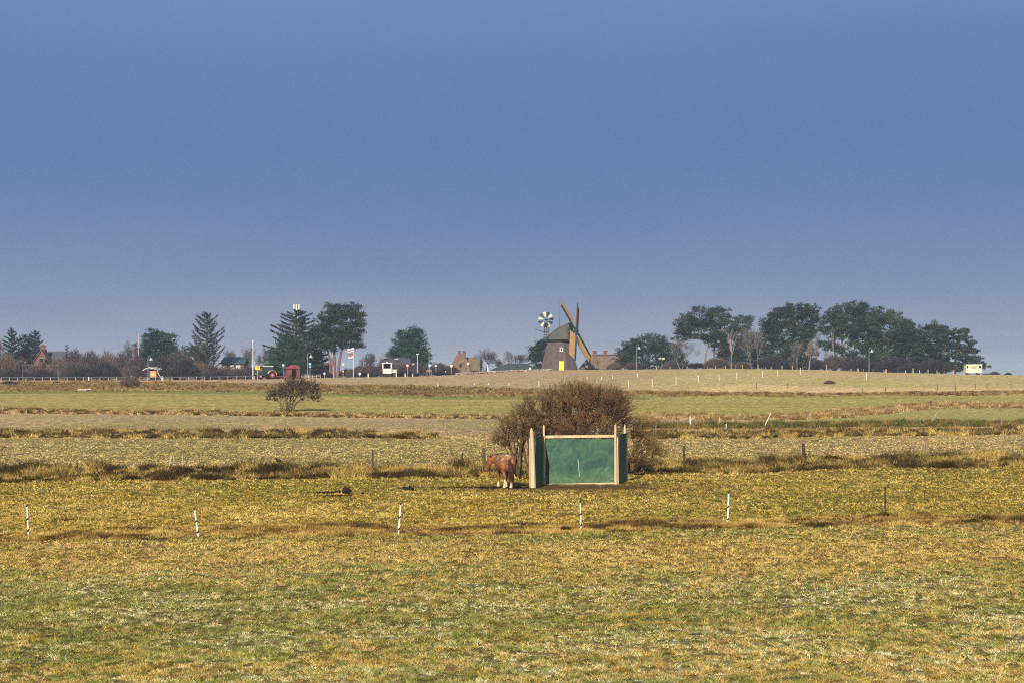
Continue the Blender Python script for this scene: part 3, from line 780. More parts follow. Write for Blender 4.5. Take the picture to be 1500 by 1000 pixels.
    dk = mat('dark_hair', (48, 34, 30), .75, .35, 14, rgb2=(84, 52, 38))
    g = random.Random(4); mm = MB()
    for i in range(90):       # mane: locks off the crest
        t = g.random(); a = Vector((1.12, .02, 1.50)).lerp(Vector((1.48, .34, 1.38)), t)+Vector((.03, -.05, 0))*math.sin(t*3.1)+Vector((0, 0, .03*math.sin(t*3.1)))
        s_ = 1 if g.random() < .6 else -1
        e = a+Vector((g.gauss(0, .03)-.05*s_*.4, .13*s_, -.16-g.random()*.14))
        mm.tube([a, (a+e)/2+Vector((0, .05*s_, .05)), e], [.022, .02, .005], 4)
    mm.build('mane', dk, o)
    mm = MB()
    for i in range(70):
        w_ = g.gauss(0, .05); v_ = g.gauss(0, .045); z1 = .28+g.random()*.25
        mm.tube([(-.49, w_*.3-.02, 1.26), (-.60, w_*.7-.05, 1.08), (-.60+v_, w_-.09, .75), (-.55+v_*1.3, w_*1.3-.12, z1)], [.03, .035, .028, .006], 4)
    mm.build('tail', dk, o)
    for (hx, hy) in ((-.31, .16), (-.19, -.16), (1.05, .16), (.87, -.16)):
        MB().lathe([(.10, .0), (.098, .02), (.082, .07)], 14, hx, hy).build('hoof', mat('hoof', (110, 92, 74), .6), o)
horse()

# ------------------------------------------------------------------ wind-shaped thorn bushes
def thorn_bush(name, label, u, d, bases, lobes, ntw, rgb, rgb2, seed, lean=.25, lime=.0, cat='bush', rt=.012, tl=.5, fan=6):
    g = np.random.default_rng(seed); root = pos(u, d); t = thing(name, label, cat, root)
    k = d/F
    W = lambda a, b, dy=0.: Vector(((a-750)*k-root[0], dy, wz(b, d)-root[2]))
    B = [W(a, b, g.uniform(-.5, .5)) for a, b in bases]
    LB = [(W(a, b, g.uniform(-.3, .3)*ru*k), ru*k, ru*k*.75, rv*k) for a, b, ru, rv in lobes]
    ar = np.array([l[1]*l[3] for l in LB]); ar /= ar.sum()
    limbs = []; nodes = []
    for i in range(int(16+ntw/70)):
        l = LB[g.choice(len(LB), p=ar)]
        v = g.normal(0, 1, 3); v /= np.linalg.norm(v); v *= g.uniform(.35, .95)
        e = l[0]+Vector((v[0]*l[1], v[1]*l[2], v[2]*l[3]))
        b = min(B, key=lambda q: (q-e).length*g.uniform(.7, 1.4))
        prev = b; n = 7; r0 = .035+.012*(e-b).length
        c = b.lerp(e, .45)+Vector((-(e.x-b.x)*.18+g.normal(0, .12), g.normal(0, .15), abs(e.z-b.z)*.12+g.normal(0, .1)))
        for j in range(1, n+1):
            s = j/n; q = b*(1-s)**2+c*2*s*(1-s)+e*s*s+Vector(tuple(g.normal(0, .05, 3)))
            limbs.append((*prev, *q, r0*(1-.8*(s-1/n)), r0*(1-.8*s)))
            if s > .35: nodes.append((q, (q-prev).normalized()))
            prev = q
    link('trunk', twig_mesh('trunk', limbs, (72, 58, 46), (96, 84, 56), seed=seed), t)
    tw = []
    NP = np.array([list(n_[0]) for n_ in nodes])
    for i in range(ntw):
        l = LB[g.choice(len(LB), p=ar)]
        v = g.normal(0, 1, 3); v /= np.linalg.norm(v); rr = g.uniform(.25, 1)**.45
        q = l[0]+Vector((v[0]*l[1]*rr, v[1]*l[2]*rr, v[2]*l[3]*rr))
        j = int(np.argmin(((NP-np.array(q))**2).sum(1)))
        a, dd = nodes[j]
        if (q-a).length > 1.6: q = a+(q-a).normalized()*1.6
        m = a.lerp(q, .5)+Vector(tuple(g.normal(0, .08, 3)))
        tw.append((*a, *m, rt*1.5, rt*1.2)); tw.append((*m, *q, rt*1.2, rt))
        out = (dd*.5+(q-l[0]).normalized()*.5+Vector((lean, 0, .35)))
        for _ in range(fan):
            s = q if g.random() < .6 else m.lerp(q, g.random())
            w_ = (out+Vector(tuple(g.normal(0, .55, 3)))).normalized()
            ln = tl*g.uniform(.35, 1.1)
            e1 = s+w_*ln*.5+Vector(tuple(g.normal(0, .03, 3))); e2 = e1+(w_+Vector((g.normal(0, .4), g.normal(0, .4), .25))).normalized()*ln*.5
            tw.append((*s, *e1, rt, rt*.8)); tw.append((*e1, *e2, rt*.8, rt*.4))
            if g.random() < .5:
                e3 = e1+(w_+Vector(tuple(g.normal(0, .7, 3)))).normalized()*ln*.3
                tw.append((*e1, *e3, rt*.8, rt*.4))
    link('crown', twig_mesh('crown', tw, rgb, rgb2, seed=seed, var=.4), t)
    return t
thorn_bush('thorn_bush', 'big bare thorn bush bent by the wind right behind the green shelter', 846, 96.5,
    [(835, 694), (852, 694), (872, 694), (900, 692), (820, 694)],
    [(845, 600, 44, 34), (806, 610, 24, 26), (880, 600, 32, 28), (862, 634, 50, 26), (902, 612, 22, 26), (848, 586, 36, 19), (820, 640, 26, 24), (790, 632, 14, 20), (892, 586, 22, 16), (812, 590, 20, 14), (872, 577, 26, 11), (912, 600, 12, 16)],
    850, (88, 68, 58), (126, 100, 66), 5, lean=.35, rt=.0105, tl=.75)
thorn_bush('thorn_bush', 'low bare thorn bush with sweeping twigs at the right end of the green shelter', 931, 98,
    [(925, 690), (935, 692)], [(938, 668, 22, 18), (948, 650, 24, 12), (934, 632, 16, 14), (960, 664, 14, 9), (944, 620, 16, 6)],
    120, (100, 76, 58), (130, 104, 66), 8, lean=.8, rt=.009, tl=.75)
thorn_bush('thorn_bush', 'smaller bare thorn bush with forked trunks between the horse and the shelter', 765, 95,
    [(756, 696), (776, 697), (760, 697)], [(760, 618, 24, 22), (742, 636, 17, 18), (774, 604, 15, 20), (778, 630, 16, 20), (734, 646, 10, 10)],
    270, (92, 74, 58), (124, 104, 64), 9, lean=-.1, rt=.010, tl=.55)
thorn_bush('thorn_bush', 'solitary dark hawthorn with flat wind clipped crown on the third field bank', 425, 258,
    [(419, 604), (424, 604), (428, 604), (412, 603)],
    [(414, 572, 16, 9), (438, 565, 22, 9), (430, 561, 16, 7), (456, 568, 12, 11), (398, 583, 9, 6), (450, 580, 18, 8), (425, 574, 22, 8), (462, 584, 8, 6), (406, 578, 10, 8)],
    260, (66, 54, 46), (86, 74, 50), 12, lean=.1, rt=.028, tl=.8)
# ------------------------------------------------------------------ buildings
class At:
    """drawing office for a thing standing at bearing u and distance d: rows and bearings become metres"""
    def __init__(s, u, d): s.u, s.d = u, d; s.p = pos(u, d); s.k = d/F
    def X(s, u): return (u-750)*s.k-s.p[0]
    def Z(s, r): return wz(r, s.d)-s.p[2]
THATCH = mat('thatch', (142, 116, 98), .95, .25, 1.2, rgb2=(98, 82, 72), bump=.5)
THATCH2 = mat('mossy_thatch', (134, 110, 94), .95, .25, .8, rgb2=(92, 92, 72), bump=.5)
BRICKR = mat('red_brick', (126, 90, 84), .9, .2, 3, rgb2=(104, 76, 72))
BRICKD = mat('dark_brick', (124, 92, 82), .9, .2, 3)
SLATE = mat('dark_roof_tiles', (84, 88, 98), .85, .15, 2)
GREENR = mat('green_felt_roof', (70, 84, 78), .85, .2, 1.0, rgb2=(56, 70, 70))
WHITEP = mat('white_paint', (224, 220, 208), .6, .06, 2)
DARKW = mat('dark_wood', (52, 46, 42), .85, .2, 3)
GLASS = mat('window_glass', (46, 54, 62), .15, .1, 2, spec=.6)
STEELG = mat('galvanised_steel', (176, 182, 186), .45, .1, 3, metal=.3)
def mill():
    a = At(819.5, 473); o = thing('windmill', 'old smock windmill with brown shingled tower, green cap and yellow sails on the ridge', 'windmill', a.p)
    k = a.k
    hb = a.Z(501.7)
    x0 = a.X(819.2); xt = a.X(818.3)
    n = 8; m = MB(); prof = [(27.3*k, -.4), (27.0*k, .3), (22.2*k, hb*.5), (19.2*k, hb*.8), (16.2*k, hb)]
    for r_, z in prof:
        for j in range(n):
            t = 2*math.pi*(j+.5)/n-math.pi/2; cx = x0+(xt-x0)*z/hb
            m.v.append((cx+math.cos(t)*r_*1.07, math.sin(t)*r_*1.07, z))
    for i in range(len(prof)-1):
        for j in range(n): m.f.append((i*n+j, i*n+(j+1) % n, (i+1)*n+(j+1) % n, (i+1)*n+j))
    m.f.append(tuple((len(prof)-1)*n+j for j in range(n)))
    m.build('tower', mat('tower_shingle', (106, 94, 90), .95, .2, 1.6, rgb2=(82, 72, 72), stretch=(1, 1, .5), bump=.4), o)
    # ring below the cap
    m = MB(); m.lathe([(15.8*k, hb-.05), (16.6*k, hb+.10), (15.6*k, hb+.3), (15.4*k, a.Z(496.4))], 16, xt, 0)
    m.build('curb_ring', mat('dark_curb', (26, 32, 40), .8), o)
    # cap: ridge rises from the tail (left) to the breast (right)
    zc = a.Z(497); tail = a.X(800.5); front = a.X(836.5)
    az = math.atan2(-.335, .942)
    secs = [(0, .35, .10), (.06, 1.3, .62), (.2, 2.15, 1.5), (.38, 2.6, 2.4), (.58, 2.75, 3.1), (.78, 2.75, 3.6), (.92, 2.6, 3.95), (.99, 2.2, 3.7), (1.05, 1.3, 1.5)]
    L_ = (front-tail)/.942; m = MB(); nn = 13
    for s, w_, h_ in secs:
        for j in range(nn):
            t = math.pi*j/(nn-1); y = math.cos(t)*w_; z = zc+(math.sin(t)**.75)*h_-(.05 if j in (0, nn-1) else 0)
            q = s*L_
            m.v.append((tail+q*math.cos(az)-y*math.sin(az), q*math.sin(az)+y*math.cos(az)+.9, z))
    for i in range(len(secs)-1):
        for j in range(nn-1): m.f.append((i*nn+j, i*nn+j+1, (i+1)*nn+j+1, (i+1)*nn+j))
    for i in range(len(secs)-1): m.f.append((i*nn, (i+1)*nn, (i+1)*nn+nn-1, i*nn+nn-1))
    m.f.append(tuple((len(secs)-1)*nn+j for j in range(nn)))
    cap = m.build('cap', mat('cap_felt', (94, 94, 86), .9, .2, .8, rgb2=(78, 82, 76)), o)
    MB().tube([(a.X(820), .8, a.Z(478)), (a.X(820.3), .8, a.Z(456))], [.07, .05], 5).tube([(a.X(820.3), .8, a.Z(456)), (a.X(820.3), .8, a.Z(434))], [.045, .02], 5).build('lightning_rod', DARKW, o)
    MB().box(a.X(835.6), a.X(838.6), -3.35, -3.0, a.Z(493), a.Z(485.5)).build('breast_board', WHITEP, o)
    # door and window in the front face
    yf = lambda z: -(27.0*k+(16.2-27.0)*k*z/hb)*1.07*math.cos(math.pi/8)+.02*z
    d0, d1, dz = a.X(818.6), a.X(825.2), a.Z(528.6)
    dm = MB(); dm.add([(d0, yf(0)-.12, -.1), (d1, yf(0)-.12, -.1), (d1, yf(dz)-.22, dz), (d0, yf(dz)-.22, dz), (d0, yf(0)+.6, -.1), (d1, yf(0)+.6, -.1), (d1, yf(dz)+.6, dz), (d0, yf(dz)+.6, dz)],
                      [(0, 1, 2, 3), (4, 7, 6, 5), (0, 4, 5, 1), (3, 2, 6, 7), (0, 3, 7, 4), (1, 5, 6, 2)])
    do = dm.build('door', mat('yellow_paint', (250, 218, 60), .6, .06), o)
    MB().bar(((d0+d1)/2, yf(0)-.16, 0), ((d0+d1)/2, yf(dz)-.26, dz), .05, .04).build('door_seam', mat('ochre_paint', (196, 160, 50), .6), do)
    w0, w1, z0, z1 = a.X(819.6), a.X(824.2), a.Z(514.2), a.Z(508.8)
    wf = MB().box(w0, w1, yf(z1)-.55, yf(z1)+.6, z0, z1).build('window', WHITEP, o)
    MB().box(w0+.16, w1-.16, yf(z1)-.59, yf(z1)-.555, z0+.2, z1-.14).build('pane', GLASS, wf)
    MB().box(w0-.1, w1+.1, yf(z1)-.65, yf(z1)+.5, z0-.13, z0-.003).build('sill', WHITEP, wf)
    # rotor
    hub = Vector((a.X(841.5), -3.5, a.Z(486)))
    nh = Vector((.942, -.335, 0)); hv = Vector((.335, .942, 0)); tl = R(13)
    nv = (nh*math.cos(tl)+Vector((0, 0, math.sin(tl)))).normalized(); vv = (Vector((0, 0, math.cos(tl)))-nh*math.sin(tl)).normalized()
    MB().tube([hub-nv*2.6, hub+nv*.6], [.35, .30], 8).build('windshaft', mat('dark_green_paint', (40, 74, 66), .7), o)
    t1 = R(49); Rr = 57.0*k
    YEL = mat('sail_boards', (244, 190, 108), .75, .18, 1.5, rgb2=(220, 160, 88))
    DGR = mat('dark_green_paint')
    BRN = mat('sail_frame', (150, 84, 56), .8)
    for i, (ax, ay) in enumerate(((-math.sin(t1), math.cos(t1)), (math.cos(t1), math.sin(t1)), (math.sin(t1), -math.cos(t1)), (-math.cos(t1), -math.sin(t1)))):
        A = hv*ax+vv*ay; Pp = hv*ay-vv*ax
        pt = R((5, 12, 12, 12)[i]); Wd = Pp*math.cos(pt)-nv*math.sin(pt)
        st = MB().bar(hub+nv*.3, hub+nv*.3+A*Rr, .32, .30, up=tuple(nv)).build('sail', DGR, o)
        r0, r1, wd = Rr*.17, Rr*.985, 1.75
        if i != 2: wd = 2.3
        b = MB(); c = hub+nv*.3
        def P(r_, w_, q=0.): return c+A*r_+Wd*w_+nv*q
        # slatted board in bays, framed
        nb = 11
        for j in range(nb):
            ra = r0+(r1-r0)*j/nb+.05; rb = r0+(r1-r0)*(j+1)/nb-.05
            for (wa, wb) in ((.20, wd*.56), (wd*.60, wd)):
                vs = [P(r_, w_, q) for q in (0, .04) for (r_, w_) in ((ra, wa), (rb, wa), (rb, wb), (ra, wb))]
                b.add(vs, [(0, 1, 2, 3), (7, 6, 5, 4), (0, 4, 5, 1), (1, 5, 6, 2), (2, 6, 7, 3), (3, 7, 4, 0)])
        b.build('sail_board', YEL if i != 1 else BRN, st)
        f = MB()
        for w_ in (wd*.58, wd+.04): f.bar(P(r0, w_, -.05), P(r1, w_, -.05), .07, .07)
        for j in range(nb+1):
            rr = r0+(r1-r0)*j/nb; f.bar(P(rr, 0, -.05), P(rr, wd, -.05), .07, .06)
        f.bar(c+A*r0*.8-Wd*.55, c+A*r1-Wd*.40, .12, .08)
        for j in range(0, nb+1): rr = r0+(r1-r0)*j/nb; f.bar(c+A*rr, c+A*rr-Wd*.5, .05, .05)
        f.build('sail_frame', BRN if i in (1,) else DGR, st)
    MB().tube([hub+nv*.1, hub+nv*.85], [.55, .35], 8).build('hub', DARKW, o)
    # fantail: rosette turned a quarter from the sails, on its stage
    fc = Vector((a.X(799.5), -1.0, a.Z(468.6))); fr = 11.3*k
    fan = MB().tube([fc+hv*-.25, fc+hv*.9], .2, 8).build('fantail', DARKW, o)
    YW = mat('cream_yellow_paint', (244, 228, 150), .6, .06); BK = mat('black_paint', (50, 48, 46), .6)
    ux = Vector((.95, -.3, 0)).normalized(); uz = Vector((0, 0, 1)); un = ux.cross(uz)
    for j in range(11):
        t = 2*math.pi*j/11+.08
        e = ux*math.cos(t)+uz*math.sin(t); s_ = -ux*math.sin(t)+uz*math.cos(t)
        s2 = s_*math.cos(.35)+un*math.sin(.35)
        q = [fc+e*fr*.40-s2*.10, fc+e*fr*.40+s2*.10, fc+e*fr+s2*.36, fc+e*fr-s2*.36]
        off = s2.cross(e).normalized()*.04
        MB().add([v-off for v in q]+[v+off for v in q], [(0, 1, 2, 3), (7, 6, 5, 4), (0, 4, 5, 1), (1, 5, 6, 2), (2, 6, 7, 3), (3, 7, 4, 0)]).build('fan_blade', YW if j % 2 else BK, fan)
    m = MB()
    for u0, u1 in ((796.8, 797.8), (801, 800.6), (804.6, 801.6)):
        for y in (-1.5, .3): m.bar((a.X(u0), y, a.Z(495.5)), (a.X(u1), y*.6-.3, a.Z(471)), .13)
    for r_ in (476, 481, 486, 491, 495):
        m.bar((a.X(796.8), -1.5, a.Z(r_)), (a.X(804), -1.5, a.Z(r_)), .11); m.bar((a.X(796.8), -1.5, a.Z(r_)), (a.X(801.5), -1.5, a.Z(r_-4)), .07)
    m.bar((a.X(783.5), -1.2, a.Z(482)), (a.X(800), -1.2, a.Z(487.5)), .12)
    m.tube([(a.X(783.6), -1.2, a.Z(482)), (a.X(783.2), -1.2, a.Z(500)), (a.X(783.4), -1.2, a.Z(518))], .02, 4)
    m.build('stage', DARKW, o)
mill()

def hip_roof(x0, x1, y0, y1, ze, zr, i0, i1, th=.25):
    """hipped roof: eaves rectangle, ridge inset i0 at the left, i1 at the right; solid down to the eaves"""
    ym = (y0+y1)/2
    v = [(x0, y0, ze), (x1, y0, ze), (x1, y1, ze), (x0, y1, ze), (x0+i0, ym, zr), (x1-i1, ym, zr),
         (x0, y0, ze-th), (x1, y0, ze-th), (x1, y1, ze-th), (x0, y1, ze-th)]
    return MB().add(v, [(0, 1, 5, 4), (1, 2, 5), (2, 3, 4, 5), (3, 0, 4), (0, 6, 7, 1), (1, 7, 8, 2), (2, 8, 9, 3), (3, 9, 6, 0), (6, 9, 8, 7)])
def chimney(parent, x, y, z0, z1, w=.5, m=None):
    MB().box(x-w, x+w, y-w*.8, y+w*.8, z0, z1).box(x-w-.06, x+w+.06, y-w*.8-.06, y+w*.8+.06, z1+.002, z1+.18).build('chimney', m or BRICKR, parent)
def thatched_right():
    a = At(878, 486); o = thing('cottage', 'long thatched brown cottage with two brick chimneys to the right of the windmill', 'house', a.p)
    X, Z = a.X, a.Z
    w0, w1 = X(850.5), X(908)
    wl = MB().box(w0+.3, w1-.3, -2.6, 3.4, -.5, Z(538.8)).build('wall', BRICKD, o)
    for u in (856, 864, 879, 886, 894):
        f = MB().box(X(u)-.4, X(u)+.4, -2.68, -2.55, Z(541.2), Z(539.3)).build('window', WHITEP, o)
    rf = hip_roof(w0-.3, w1+.2, -3.2, 4.0, Z(539), Z(519.2), 22*a.k*.72, .3).build('roof', THATCH, o)
    chimney(rf, X(871.2), .2, Z(522), Z(514.4), .36*7*a.k*.5+.3, BRICKD); chimney(rf, X(887), .3, Z(521), Z(514), .45, BRICKD)
    MB().prism([(X(866), Z(539.2)), (X(876), Z(539.2)), (X(871), Z(520.5))], -3.6, -.5).build('dormer', THATCH2, rf)
    rm = MB().box(X(873), w1+.2, .2, .55, Z(519.6), Z(518.6)).build('ridge_cap', DARKW, rf)
thatched_right()
def thatched_left():
    a = At(682, 462); o = thing('cottage', 'mossy thatched gabled cottage with twin red chimneys behind the stone wall', 'house', a.p)
    X, Z = a.X, a.Z
    MB().box(X(663), X(702.5), -2.0, 4.2, -.5, Z(541)).build('wall', BRICKD, o)
    r1 = hip_roof(X(668), X(703.6), -2.6, 4.8, Z(541.2), Z(523), .5, .15).build('roof', THATCH2, o)
    g = MB().prism([(X(657.5), Z(545)), (X(660), Z(538)), (X(668.5), Z(521.5)), (X(671.5), Z(518)), (X(680), Z(518.5)), (X(684), Z(525)), (X(691), Z(545))], -3.4, 2.8).build('roof', THATCH, o)
    chimney(g, X(673), -1.5, Z(520), Z(514.4), .34); chimney(g, X(680), -1.3, Z(521), Z(515), .36)
    MB().box(X(672.9)-.25, X(672.9)+.25, -1.75, -1.25, Z(514.2), Z(513.4)).build('chimney_cowl', WHITEP, g)
    MB().box(X(675)-.35, X(675)+.35, -3.47, -3.38, Z(537), Z(533.5)).build('window', DARKW, o)
    MB().box(X(703.7), X(706), -2.7, 4.8, -.3, Z(525)).build('shaded_end_wall', DARKW, o)  # shade on the cottage's right end, put in as a dark colour
thatched_left()
def brick_left():
    a = At(70, 474); o = thing('brick_house', 'red brick gabled house with red chimney, half hidden among trees at far left', 'house', a.p)
    X, Z = a.X, a.Z
    MB().prism([(X(50), -.4), (X(50), Z(535)), (X(65), Z(513)), (X(80), Z(535)), (X(80), -.4)], -3, 1).build('wall', BRICKR, o)
    rf = MB().prism([(X(49), Z(536.5)), (X(49), Z(535)), (X(65), Z(511.5)), (X(81), Z(535)), (X(81), Z(536.5)), (X(65), Z(513.2))], -3.3, 1.3).build('roof', BRICKR, o)
    MB().prism([(-3, Z(535)), (0, Z(513.8)), (3, Z(535))], X(66), X(93)).build('side_roof', SLATE, o)
    q = bpy.data.objects['side_roof']; 
    for v in q.data.vertices: v.co = (v.co.y, v.co.x+3.2, v.co.z)
    q.data.flip_normals()
    chimney(rf, X(64), -.8, Z(514.5), Z(506.5), .5)
    f = MB().box(X(65)-.6, X(65)+.6, -3.08, -2.95, Z(531), Z(524)).build('window', mat('dull_frame', (150, 140, 136), .7), o)
    MB().box(X(65)-.48, X(65)+.48, -3.12, -3.085, Z(530.4), Z(524.6)).build('pane', GLASS, f)
brick_left()
def simple_house(name, label, u, d, u0, u1, ze, zr, wall, roof, inset=.4, dep=7, win=()):
    a = At(u, d); o = thing(name, label, 'building', a.p); X, Z = a.X, a.Z
    MB().box(X(u0)+.3, X(u1)-.3, -dep/2+.4, dep/2-.4, -.5, Z(ze)).build('wall', wall, o)
    hip_roof(X(u0), X(u1), -dep/2, dep/2, Z(ze)+.01, Z(zr), inset*(u1-u0)*a.k, inset*.5*(u1-u0)*a.k, .15).build('roof', roof, o)
    for w_ in win: MB().box(X(w_)-.5, X(w_)+.5, -dep/2+.32, -dep/2+.45, Z(ze)-1.6, Z(ze)-.4).build('window', WHITEP, o)
    return o, a
o, a = simple_house('farm_building', 'low green roofed building with white gutter left of the windmill', 750, 475, 715, 788, 542.8, 532, BRICKD, GREENR, .40, 9)
MB().box(a.X(714.8), a.X(788), -4.75, -4.52, a.Z(543.3), a.Z(542.5)).build('gutter', WHITEP, o)
o, a = simple_house('bungalow', 'dark blue grey roofed bungalow in front of the cone shaped conifer', 580, 455, 558, 603, 533, 524.3, BRICKD, SLATE, .12, 8, (566, 590))
MB().box(a.X(579), a.X(584.5), -3.2, -2.9, a.Z(525.8), a.Z(524.9)).build('skylight', WHITEP, o)
simple_house('bungalow', 'low bungalow with flat dark teal roof right of the upswept spruce', 345, 452, 326, 362, 532, 522.5, BRICKD, mat('teal_roof', (66, 92, 98), .8), .05, 8, (332, 343, 352))
simple_house('bungalow', 'grey roofed bungalow showing above the tractor cab', 394, 440, 380, 410, 536, 528, BRICKD, mat('grey_roof', (132, 134, 146), .85), .2, 8)
simple_house('bungalow', 'small brick bungalow between the pine trunks and the round blue sign', 476, 470, 466, 486, 538, 531, BRICKR, mat('brown_roof', (110, 78, 66), .85), .2, 6)

def stone_wall():
    g = random.Random(3); o = None
    m = MB()
    for row in range(2):
        u = 667.0
        while u < 806:
            a_ = max(.22, g.gauss(.5, .2)); w_ = a_*F/448
            d = float(np.interp(u, _u, _d))-3.0
            x, y, z = pos(u+w_/2, d)
            h_ = .30+.3*g.random(); c = (x, y+g.uniform(-.08, .08), z+.05+row*.22)
            m.ball(c, 1, 6, 4, (a_*.62, .32, h_*.42)); u += w_*.72
    ob = m.build('stone_wall', mat('field_stone', (188, 168, 150), .9, .3, 1.3, rgb2=(150, 128, 112)))
    tag(ob, 'low pale fieldstone wall running along the ridge towards the windmill', 'wall')
stone_wall()

def mast():
    a = At(434.5, 486); o = thing('antenna_mast', 'grey telecom mast with white panel antennas rising behind the spruce', 'mast', a.p)
    MB().tube([(0, 0, -.2), (0, 0, a.Z(449))], [.3, .17], 8).build('pole', mat('mast_grey', (196, 186, 176), .6), o)
    for u in (431, 434.6, 438.4):
        x = a.X(u); MB().box(x-.14, x+.14, -.8, -.5, a.Z(457.5), a.Z(446.2)).build('panel_antenna', WHITEP, o)
        for rr in (450, 455): MB().bar((x, -.5, a.Z(rr)), (0, 0, a.Z(rr)), .10).build('bracket', STEELG, o)
    for u, r_ in ((431.5, 462), (437.5, 460), (436, 466), (439, 474), (436.5, 470)): MB().disc((a.X(u), -.6, a.Z(r_)), (0, 1, 0), .26, .3, 10).build('dish', WHITEP, o)
mast()
# ------------------------------------------------------------------ evergreens along the ridge
PG, PG2 = (32, 46, 46), (56, 70, 58)
DG, DG2 = (34, 50, 46), (56, 72, 58)
GR = 'pines in the wood on the right ridge'
evergreen('pine_tree', 'broad flat topped pine with several bare reddish stems, first of the right wood', 1045, 478, 546,
    [(1030, 464, 26, 12), (1008, 476, 17, 12), (1050, 466, 18, 14), (998, 492, 13, 8), (1030, 484, 24, 12), (1064, 480, 14, 18), (1072, 500, 12, 16), (1056, 508, 14, 12), (1048, 498, 14, 8), (1072, 526, 18, 12)], PG, PG2,
    trunks=[[(1032, 548), (1034, 520), (1040, 495)], [(1043, 547), (1046, 520), (1048, 480)], [(1056, 547), (1055, 510), (1057, 470)], [(1060, 547), (1059, 505), (1062, 475)]], group=GR, bark=(150, 122, 106))
evergreen('pine_tree', 'narrow pine behind the pale forked bare tree', 1090, 486, 546, [(1086, 474, 13, 10), (1094, 470, 7, 6), (1084, 490, 14, 12), (1080, 510, 12, 14), (1092, 498, 8, 8), (1092, 530, 18, 12), (1078, 520, 14, 12), (1096, 508, 12, 12)], PG, PG2, trunks=[[(1088, 547), (1088, 500)]], group=GR)
evergreen('pine_tree', 'large domed pine in the middle of the right wood, sky showing under its right side', 1155, 480, 546,
    [(1168, 458, 22, 11), (1184, 462, 17, 12), (1146, 468, 18, 12), (1139, 458, 8, 8), (1128, 476, 14, 11), (1193, 478, 10, 10), (1152, 488, 26, 16), (1118, 498, 16, 14), (1178, 488, 16, 10), (1142, 516, 22, 16), (1118, 524, 16, 16), (1108, 505, 13, 14), (1150, 532, 24, 12), (1180, 520, 14, 12), (1168, 506, 22, 10), (1182, 534, 18, 10)], PG, PG2,
    trunks=[[(1136, 547), (1138, 520), (1140, 490)], [(1160, 547), (1162, 500), (1165, 470)]], group=GR, bark=(112, 88, 78), dens=10)
evergreen('pine_tree', 'tallest dark pine of the right wood, with a sky gap under its left limbs', 1245, 480, 546,
    [(1257, 452, 14, 8), (1236, 460, 20, 12), (1216, 470, 13, 9), (1270, 464, 20, 14), (1246, 476, 28, 14), (1212, 484, 12, 6), (1224, 494, 10, 4), (1264, 492, 22, 20), (1210, 505, 14, 5), (1230, 512, 12, 4), (1262, 522, 20, 20), (1246, 532, 16, 13), (1272, 536, 20, 10)], PG, PG2,
    trunks=[[(1223, 546), (1222, 510), (1222, 475)], [(1233, 546), (1234, 500), (1236, 478)], [(1250, 546), (1252, 500)]], group=GR, bark=(140, 110, 98), dens=10)
evergreen('pine_tree', 'round topped pine right of the tallest one, greener at its crown', 1300, 484, 547,
    [(1292, 463, 16, 10), (1308, 466, 12, 10), (1300, 482, 24, 16), (1284, 500, 16, 18), (1305, 510, 24, 20), (1290, 532, 24, 14), (1318, 532, 18, 14)], (42, 54, 44), (72, 84, 58), trunks=[[(1300, 547), (1300, 500)]], group=GR, dens=10)
evergreen('pine_tree', 'dense middling pine third from the right end of the wood', 1330, 478, 547,
    [(1327, 476, 12, 8), (1318, 488, 14, 12), (1336, 488, 14, 12), (1330, 504, 22, 16), (1345, 500, 10, 12), (1328, 524, 24, 16), (1345, 534, 16, 11)], PG, PG2, trunks=[[(1332, 547), (1331, 500)]], group=GR, dens=10)
evergreen('pine_tree', 'bushy pine with a stepped top, second from the right end of the wood', 1370, 474, 547,
    [(1372, 480, 11, 7), (1362, 486, 10, 8), (1380, 490, 11, 10), (1368, 502, 20, 14), (1382, 514, 16, 16), (1356, 518, 16, 14), (1366, 534, 22, 12), (1386, 536, 12, 8)], PG, PG2, trunks=[[(1370, 547), (1370, 500)]], group=GR, dens=10)
evergreen('pine_tree', 'open branched pine at the right end of the wood beside the white wagon', 1402, 470, 547,
    [(1398, 486, 10, 4), (1412, 485, 7, 4), (1408, 495, 14, 4), (1396, 505, 10, 5), (1420, 502, 8, 3), (1414, 510, 14, 4), (1426, 514, 8, 3), (1408, 521, 16, 4), (1428, 524, 9, 3), (1420, 530, 15, 4), (1438, 535, 8, 2.5), (1400, 536, 14, 6), (1428, 538, 12, 3)], PG, PG2,
    trunks=[[(1399, 547), (1400, 515), (1404, 490)]], group=GR, depth=1.3, dens=10, clump=.24)
evergreen('evergreen_tree', 'round dark evergreen beside the cottage right of the windmill', 945, 480, 543,
    [(948, 503, 22, 12), (926, 513, 16, 12), (968, 508, 18, 11), (944, 524, 34, 16), (985, 520, 16, 14), (912, 521, 8, 9), (985, 535, 18, 9), (925, 534, 18, 9)], DG, DG2, cat='evergreen tree', dens=12, size=.38)
